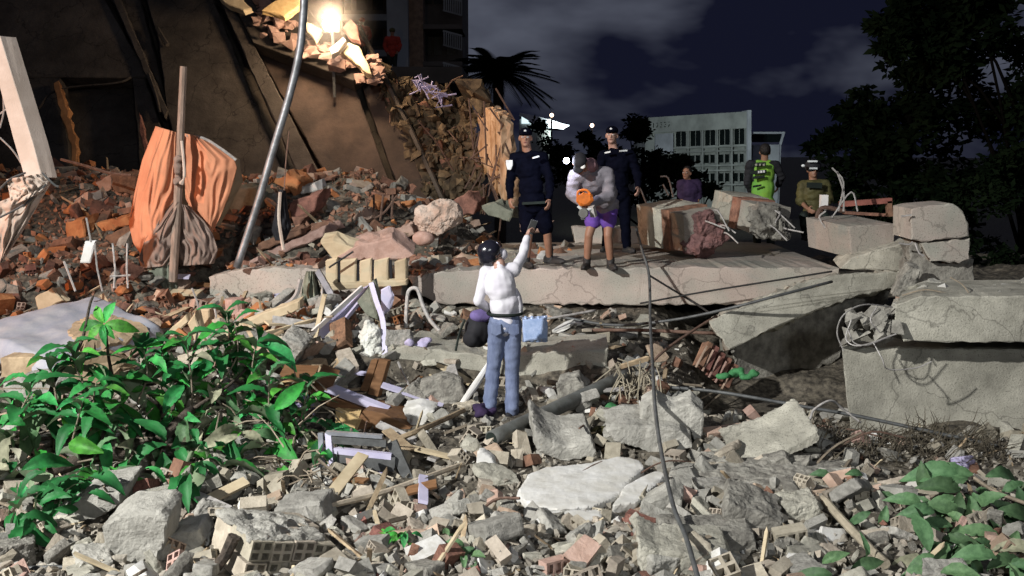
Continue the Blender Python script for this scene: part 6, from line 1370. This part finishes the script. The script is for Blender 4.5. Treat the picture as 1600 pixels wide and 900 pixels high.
# ------------------------------------------------------------------ the rubble field, piece by piece
rr = random.Random(123)
def chunk_mesh(seed, sx, sy, sz, n=16, rough=0.0):
    r2 = random.Random(seed); pts = []
    for _ in range(n):
        p = Vector((r2.uniform(-1, 1), r2.uniform(-1, 1), r2.uniform(-1, 1)))
        k = max(abs(p.x), abs(p.y), abs(p.z)); p = p / k * r2.uniform(.82, 1.0) if r2.random() < .8 else p
        pts.append(Vector((p.x * sx, p.y * sy, p.z * sz)) * .5)
    mb = MB(); mb.hull(pts); me = bpy.data.meshes.new('chunk'); me.from_pydata(mb.v, [], mb.f)
    if rough:
        bm = bmesh.new(); bm.from_mesh(me); bmesh.ops.triangulate(bm, faces=bm.faces)
        bmesh.ops.subdivide_edges(bm, edges=bm.edges, cuts=2, use_grid_fill=True)
        for v in bm.verts: v.co += v.co.normalized() * (mnoise.noise(v.co * 5 + Vector((seed, 0, 0))) * rough + mnoise.noise(v.co * 13) * rough * .5)
        bm.to_mesh(me); bm.free()
    return me
def plate_mesh(seed, w, d, t):
    r2 = random.Random(seed); n = r2.randint(4, 7); pts = []
    for i in range(n):
        a = 2 * math.pi * (i + r2.uniform(-.3, .3)) / n; pts.append((math.cos(a) * w * .5 * r2.uniform(.7, 1.1), math.sin(a) * d * .5 * r2.uniform(.7, 1.1), t / 2))
    mb = MB(); mb.slab(pts, (0, 0, -t), .02 * w, .25 * w, r2, rings=1, cham=.02); me = bpy.data.meshes.new('plate'); me.from_pydata(mb.v, [], mb.f); return me
def box_mesh(seed, w, d, h):
    r2 = random.Random(seed); mb = MB(); j = lambda k: r2.uniform(-.07, .07) * k
    pts = [(sx * w / 2 + j(w), sy * d / 2 + j(d), sz * h / 2 + j(h)) for sx in (-1, 1) for sy in (-1, 1) for sz in (-1, 1)]
    pts += [(w / 2 + j(w) * 1.5, j(d) * 3, j(h) * 3)]
    mb.hull(pts); me = bpy.data.meshes.new('frag'); me.from_pydata(mb.v, [], mb.f); return me
def variants(ms, mats):
    out = []
    for me in ms:
        for m in mats:
            c = me.copy(); c.materials.clear(); c.materials.append(M[m]); out.append((m, c))
    return out
CH = [chunk_mesh(k, 1, rr.uniform(.6, 1), rr.uniform(.45, .8), 18, .03) for k in range(12)]
PL = [plate_mesh(k, 1, rr.uniform(.5, .9), rr.uniform(.08, .18)) for k in range(10)]
BX = [box_mesh(k, 1, rr.uniform(.4, .65), rr.uniform(.3, .5)) for k in range(10)]
HB = [hollow_brick_mesh(l, w, h, nx, nz, cut, k) for k, (l, w, h, nx, nz, cut) in enumerate([(.22, .18, .12, 3, 2, None), (.12, .18, .12, 3, 2, None), (.2, .14, .14, 2, 2, .07), (.16, .2, .13, 3, 2, .06), (.08, .16, .15, 2, 2, None), (.24, .14, .10, 2, 1, .09), (.14, .14, .14, 2, 2, .05), (.1, .2, .1, 3, 1, None)])]
SP = [box_mesh(50 + k, 1, .06, .03) for k in range(6)]
def rocky_mesh(me0, amp, voxel, freq):
    mb = MB().add([v.co.copy() for v in me0.vertices], [tuple(f.vertices) for f in me0.polygons])
    e = bpy.data.objects.new('tmp_origin', None); ORG['tmp_origin'] = Vector((0, 0, 0)); ob = mb.remesh('rock', 'chunk', e, voxel, 1, amp=amp, freq=freq, rocky=True)
    me = ob.data; bpy.data.objects.remove(ob); bpy.data.objects.remove(e); return me
RK = [rocky_mesh(box_mesh(300 + k, 1, rr.uniform(.6, .9), rr.uniform(.35, .7)), .05, .045, 3.2) for k in range(6)]
RK = RK[:3] + [rocky_mesh(box_mesh(320 + k, 1, rr.uniform(.5, .8), rr.uniform(.25, .4)), .018, .04, 4) for k in range(5)]
RP = [rocky_mesh(plate_mesh(400 + k, 1, rr.uniform(.55, .85), rr.uniform(.13, .2)), .022, .032, 4) for k in range(6)]
KC = dict(
    concrete_chunk=dict(ms=CH + BX[:6], cat='concrete chunk', size=(.05, .26), n=800),
    broken_plate=dict(ms=PL, cat='slab shard', size=(.07, .32), n=800),
    brick_fragment=dict(ms=BX, cat='brick fragment', size=(.06, .24), n=700),
    hollow_brick=dict(ms=HB, cat='hollow brick', size=(.65, 1.1), n=260),
    wood_splinter=dict(ms=SP, cat='wood splinter', size=(.15, .6), n=260))
BIGV = {}
for m_ in ('chunk', 'concrete', 'rough', 'tanbrick'):
    BIGV['concrete_chunk', m_] = [x.copy() for x in RK]; BIGV['broken_plate', m_] = [x.copy() for x in RP]
    for x in BIGV['concrete_chunk', m_] + BIGV['broken_plate', m_]: x.materials.clear(); x.materials.append(M[m_])
NEAR = dict(concrete_chunk=['chunk', 'chunk', 'chunk', 'plaster', 'rough', 'rough', 'concrete', 'concrete'], broken_plate=['chunk', 'chunk', 'chunk', 'plaster', 'concrete', 'concrete', 'tanbrick', 'tanbrick', 'pinkbrick'], brick_fragment=['tanbrick', 'tanbrick', 'tanbrick', 'pinkbrick', 'chunk', 'chunk', 'concrete', 'redbrick'],
            hollow_brick=['tanbrick', 'tanbrick', 'tanbrick', 'tanbrick', 'pinkbrick'], wood_splinter=['wood', 'paleboard', 'twig'])
HEAP = dict(concrete_chunk=['redbrick', 'redbrick', 'pinkbrick', 'chunk', 'rough', 'orange_clay'], broken_plate=['redbrick', 'redbrick', 'pinkbrick', 'orange_clay', 'rough', 'chunk'], brick_fragment=['redbrick', 'redbrick', 'redbrick', 'orange_clay', 'pinkbrick', 'rough'], hollow_brick=['redbrick', 'pinkbrick', 'orange_clay'], wood_splinter=['wood', 'wood', 'paleboard'])
CNAME = dict(chunk='tan grey', plaster='white', rough='rough grey', concrete='grey', tanbrick='tan', pinkbrick='salmon', redbrick='brick red', orange_clay='orange', wood='brown', paleboard='cream', twig='dull brown')
VAR = {}
for k, d in KC.items():
    for m in set(NEAR[k] + HEAP[k]): VAR[k, m] = [c for _, c in variants(d['ms'], [m])]
LMK = [(at(905, 760, 7.8), 'the large white plaster plate'), (at(785, 650, 9.8), "the white-shirted man's feet"), (at(870, 650, 9.6), 'the long grey pipe'), (at(430, 860, 6.5), 'the toppled hollow brick wall block'), (at(210, 850, 6.7), 'the big pale rock'),
       (at(540, 640, 9.8), 'the broken brown cabinet'), (at(560, 720, 8.9), 'the dark metal rack'), (at(110, 540, 10.3), 'the bluish white mattress'), (at(280, 380, 13), 'the salmon sheet'), (at(60, 400, 11.4), 'the hanging pale cloth'), (at(390, 370, 12.7), 'the foot of the bent pole'),
       (at(570, 420, 12.3), 'the slotted cream panel'), (at(780, 568, 10.8), 'the low concrete beam'), (at(1000, 510, 12.2), 'the gap under the floor slab'), (at(1180, 540, 11.3), 'the tilted slab'), (at(1170, 815, 7.3), 'the grey pebbly block'), (at(1220, 700, 8.9), 'the tilted concrete fragment'),
       (at(1240, 770, 8.1), 'the long grey ledge'), (at(1480, 820, 7.0), 'the big dusty leaves'), (at(1450, 640, 9.8), 'the large grey block'), (at(1075, 860, 6.7), 'the lower end of the dark cable'), (at(640, 850, 6.7), 'the small crushed weed'), (at(1050, 670, 9.3), 'the scalloped cream plate'),
       (at(700, 345, 14.6), 'the pale bulging lump'), (at(840, 400, 13.2), "the left officer's boots"), (at(200, 700, 8), 'the fallen tree'), (at(480, 520, 11.9), 'the curtain bundle'), (at(1060, 370, 14), 'the fallen column piece'), (at(1300, 860, 6.8), 'the pale peeled branch'), (at(620, 340, 15), 'the fan of thin bars'), (at(960, 400, 13), "the bending worker's shoes"), (at(1480, 455, 10.3), 'the top of the fallen beam'), (at(590, 540, 10.9), 'the white woven sack')]
SHORT = ['the plate', 'the shoes', 'the pipe', 'the brick block', 'the rock', 'the cabinet', 'the rack', 'the mattress', 'the sheet', 'the pale cloth', 'the bent pole', 'the slotted panel', 'the low beam', 'the slab gap', 'the tilted slab', 'the pebbly block', 'the tilted fragment', 'the ledge', 'the big leaves', 'the large block',
         'the cable end', 'the weed', 'the scalloped plate', 'the pale lump', 'the boots', 'the tree', 'the curtain', 'the fallen column', 'the peeled branch', 'the thin bars', 'the worker', 'the beam top', 'the sack']
assert len(SHORT) == len(LMK)
KN = dict(concrete_chunk='concrete chunk', broken_plate='flat shard', brick_fragment='brick fragment', hollow_brick='hollow clay brick', wood_splinter='splinter of wood')
def describe(k, m, s, p):
    i0, i1 = sorted(range(len(LMK)), key=lambda i: (LMK[i][0] - p).length)[:2]; l = LMK[i0]; v = p - l[0]
    rel = 'beside'
    if abs(v.y) > abs(v.x) * .8: rel = 'in front of' if v.y < 0 else 'behind'
    lo, hi = KC[k]['size']; sz = 'small' if s < lo + (hi - lo) * .3 else ('large' if s > lo + (hi - lo) * .68 else 'mid-sized')
    near = 'close to' if v.length < .45 else ('a step from' if v.length > 1.1 else None)
    lab = f"{sz} {CNAME[m]} {KN[k]} {rel} {l[1]}, towards {SHORT[i1]}"
    if near and rel == 'beside': lab = lab.replace(' beside ', f' {near} ', 1)
    if len(lab.replace('-', ' ').split()) > 16: lab = f"{sz} {CNAME[m]} {KN[k]} {rel} {SHORT[i0]}, towards {SHORT[i1]}"
    return lab, f"{KN[k]}s around {l[1]}"
# ground plan of things that leave no room for loose rubble: (x, y, radius)
KEEP = [(at(785, 650, 9.9), .26), (gpt(905, 750), .55), (gpt(965, 740), .36), (gpt(850, 765), .36), (gpt(900, 790), .3), (at(430, 880, 6.55), .42), (at(210, 850, 6.85), .26), (at(1170, 820, 7.45), .24), (at(560, 650, 9.7), .35), (at(560, 720, 8.95), .42), (at(1050, 690, 9.4), .45), (at(880, 690, 9.0), .3)]
placed = []
BIGREG = []
def blocked(x, y, s):
    if s < .09: return False
    for p, r_ in KEEP:
        if (p.x - x) ** 2 + (p.y - y) ** 2 < (r_ + s * .2) ** 2: return True
    return False
def surf(x, y):
    """height of what loose rubble rests on"""
    z = hz(x, y)
    if -1.28 < x < 3.9 and 12.72 < y < 15.9: z = max(z, 1.075 + .02 * 0)
    if -3.8 < x < -2.35 and 12.95 < y < 14.4: z = max(z, 1.12)
    if x > 3.65 + (y - 9.7) * .44 and 9.7 < y < 10.85: z = max(z, 1.12)
    return z
OVERFLOW = {}
NOBJ = {k: 0 for k in KC}
def place(k, x, y, zone, s=None, lift=0.0, maxobj=300, tilt=.5):
    d = KC[k]; m = rr.choice((HEAP if zone else NEAR)[k]); s = s or d['size'][0] + (d['size'][1] - d['size'][0]) * rr.random() ** 2.0
    if blocked(x, y, s if k != 'hollow_brick' else .15): return
    me = rr.choice(BIGV[k, m] if s > .2 and (k, m) in BIGV and NOBJ[k] < maxobj else VAR[k, m]); z = surf(x, y) + lift
    real = s if k != 'hollow_brick' else .16
    z += {'concrete_chunk': .22, 'broken_plate': .06, 'brick_fragment': .16, 'hollow_brick': .30, 'wood_splinter': .06}[k] * real
    q = Matrix.Translation((x, y, z)) @ rotm(rr.gauss(0, tilt), rr.gauss(0, tilt), rr.uniform(0, 6.28)).to_4x4() @ Matrix.Scale(s, 4)
    if NOBJ[k] < maxobj:
        o = bpy.data.objects.new(k, me); COL.objects.link(o); o.matrix_world = q; NOBJ[k] += 1
        lab, grp = describe(k, m, s, Vector((x, y, z))); tags(o, lab, d['cat'], grp); ORG[o.name] = Vector((x, y, z))
    else:
        OVERFLOW.setdefault((k, m), MB()).add([q @ v.co for v in me.vertices], [tuple(f.vertices) for f in me.polygons])
def inview(x, y, mar=0.56): return abs(x) < mar * y + .2
def free_area(x, y):
    if x > 3.9 and 9.9 < y: return False                # inside the block
    if y > 12.6 and -1.3 < x < 3.9 and y < 16.2: return rr.random() < .12 or (x < .3 and y > 13.4)  # slab top kept fairly clean
    if x > 2.2 and 10.9 < y < 13: return False
    return True
order = []
for k, d in KC.items():
    tot = d['n']; tries = 0; c = 0
    while c < tot and tries < 20000:
        tries += 1
        y = 5.7 / (1 - rr.random() * (1 - 5.7 / 12.8)); x = rr.uniform(-.56, .56) * y
        if not free_area(x, y): continue
        zone = (x < -1.9 and y > 11.2)
        if x > 2.0 and y < 9.5 and rr.random() < .35: continue
        order.append((y, k, x, zone)); c += 1
    heap_n = dict(concrete_chunk=190, broken_plate=260, brick_fragment=330, hollow_brick=70, wood_splinter=70)[k]
    for _ in range(heap_n):
        y = rr.uniform(11.2, 17.5); x = rr.uniform(-.56 * y, -1.2 if y < 13.3 else -.3); order.append((y, k, x, True))
order.sort(key=lambda t: t[0] + (3.0 if t[3] else 0) * 0)
# the share of each kind that shows largest is placed first
order.sort(key=lambda t: t[0])
# the larger slabs and lumps, lower centre and right
for _ in range(46):
    y = 6.1 / (1 - rr.random() * (1 - 6.1 / 10.0)); x = rr.uniform(-.42, .40) * y
    if x < -1.2 and y > 7: continue
    place(rr.choice(('concrete_chunk', 'broken_plate', 'broken_plate', 'broken_plate')), x, y, False, rr.uniform(.22, .46), .02, 300, .3)
for y, k, x, zone in order:
    s = None
    if zone and k != 'hollow_brick':
        lo, hi = KC[k]['size']; s = (lo + (hi - lo) * rr.random() ** 1.3) * 1.35
    place(k, x, y, zone, s)
# rubble on the beam at the right, along slab edges and on top of the slab between the men
for _ in range(60): place('concrete_chunk', rr.uniform(3.9, 5.8), rr.uniform(10.1, 10.8), False, rr.uniform(.05, .2))
for _ in range(90): place(rr.choice(('concrete_chunk', 'broken_plate', 'brick_fragment')), rr.uniform(-1.2, .9), rr.uniform(13.2, 15.8), rr.random() < .4, rr.uniform(.08, .3))
for _ in range(40): place(rr.choice(('concrete_chunk', 'broken_plate')), rr.uniform(-1.2, 3.6), rr.uniform(12.75, 13.4), False, rr.uniform(.03, .09))
for _ in range(40): place(rr.choice(('concrete_chunk', 'broken_plate', 'brick_fragment')), rr.uniform(-3.7, -2.4), rr.uniform(12.95, 14.2), rr.random() < .5, rr.uniform(.05, .18))
for _ in range(170):
    y = rr.uniform(9.9, 12.6); x = rr.uniform(-3.4, 1.6) * (.7 + y * .03); k = rr.choice(('concrete_chunk', 'broken_plate', 'brick_fragment', 'wood_splinter', 'broken_plate'))
    if not (-.7 < x < 1.1 and 9.9 < y < 10.85): place(k, x, y, False, rr.uniform(.14, .42) if k != 'wood_splinter' else rr.uniform(.4, .9), .03, 420)
# finer stones, too many to count
def gritmb(n, fy, fx, sz, zz, col):
    mb = MB()
    T = [chunk_mesh(900 + i, 1, .8, .6, 9) for i in range(6)]
    TV = [([v.co.copy() for v in t.vertices], [tuple(f.vertices) for f in t.polygons]) for t in T]
    for _ in range(n):
        y = fy(); x = fx(y); s = sz()
        if not free_area(x, y) and not (12.7 < y < 16): continue
        vs, fs = rr.choice(TV); q = Matrix.Translation((x, y, surf(x, y) + s * .15)) @ rotm(rr.uniform(0, 6), rr.uniform(0, 6), rr.uniform(0, 6)).to_4x4() @ Matrix.Scale(s, 4)
        mb.add([q @ v for v in vs], fs)
    return mb
gritmb(16000, lambda: 5.6 / (1 - rr.random() * (1 - 5.6 / 13.2)), lambda y: rr.uniform(-.58, .58) * y, lambda: .015 + .085 * rr.random() ** 2.6, 0, 0).build('gravel', 'grit', label='fine broken concrete and brick gravel between the larger pieces', kind='stuff')
gritmb(6000, lambda: rr.uniform(11.3, 17.5), lambda y: rr.uniform(-.58 * y, -.9), lambda: .02 + .12 * rr.random() ** 2, 0, 0).build('brick_gravel', 'redbrick', label='broken red brick gravel over the left heap', kind='stuff')
gritmb(4200, lambda: rr.uniform(12.7, 15.8), lambda y: rr.uniform(-1.2, 3.9), lambda: .012 + .05 * rr.random() ** 2, 0, 0).build('slab_gravel', 'grit', label='small stones strewn on the floor slab', kind='stuff')
for (k, m), mb in OVERFLOW.items(): mb.build('rubble', m, label=f"more loose {CNAME[m]} {KN[k]}s far into the heap", kind='stuff')
# loose bars and twigs
for i in range(26):
    y = rr.uniform(6.5, 12); x = rr.uniform(-.5, .45) * y; p = Vector((x, y, surf(x, y) + .08)); d = Vector((rr.gauss(0, .35), rr.gauss(0, .2), rr.gauss(.02, .1)))
    l = min(LMK, key=lambda q: (q[0] - p).length)
    MB().tube(spline([p - d, p + Vector((0, 0, rr.uniform(0, .1))), p + d], 4), rr.uniform(.006, .012), 5).build('rebar' if i % 2 else 'twig', 'rust' if i % 2 else 'twig', label=('thin rusty bar' if i % 2 else 'bare broken twig') + ' lying near ' + l[1], cat='bar' if i % 2 else 'twig', group='loose bars and twigs near ' + l[1])
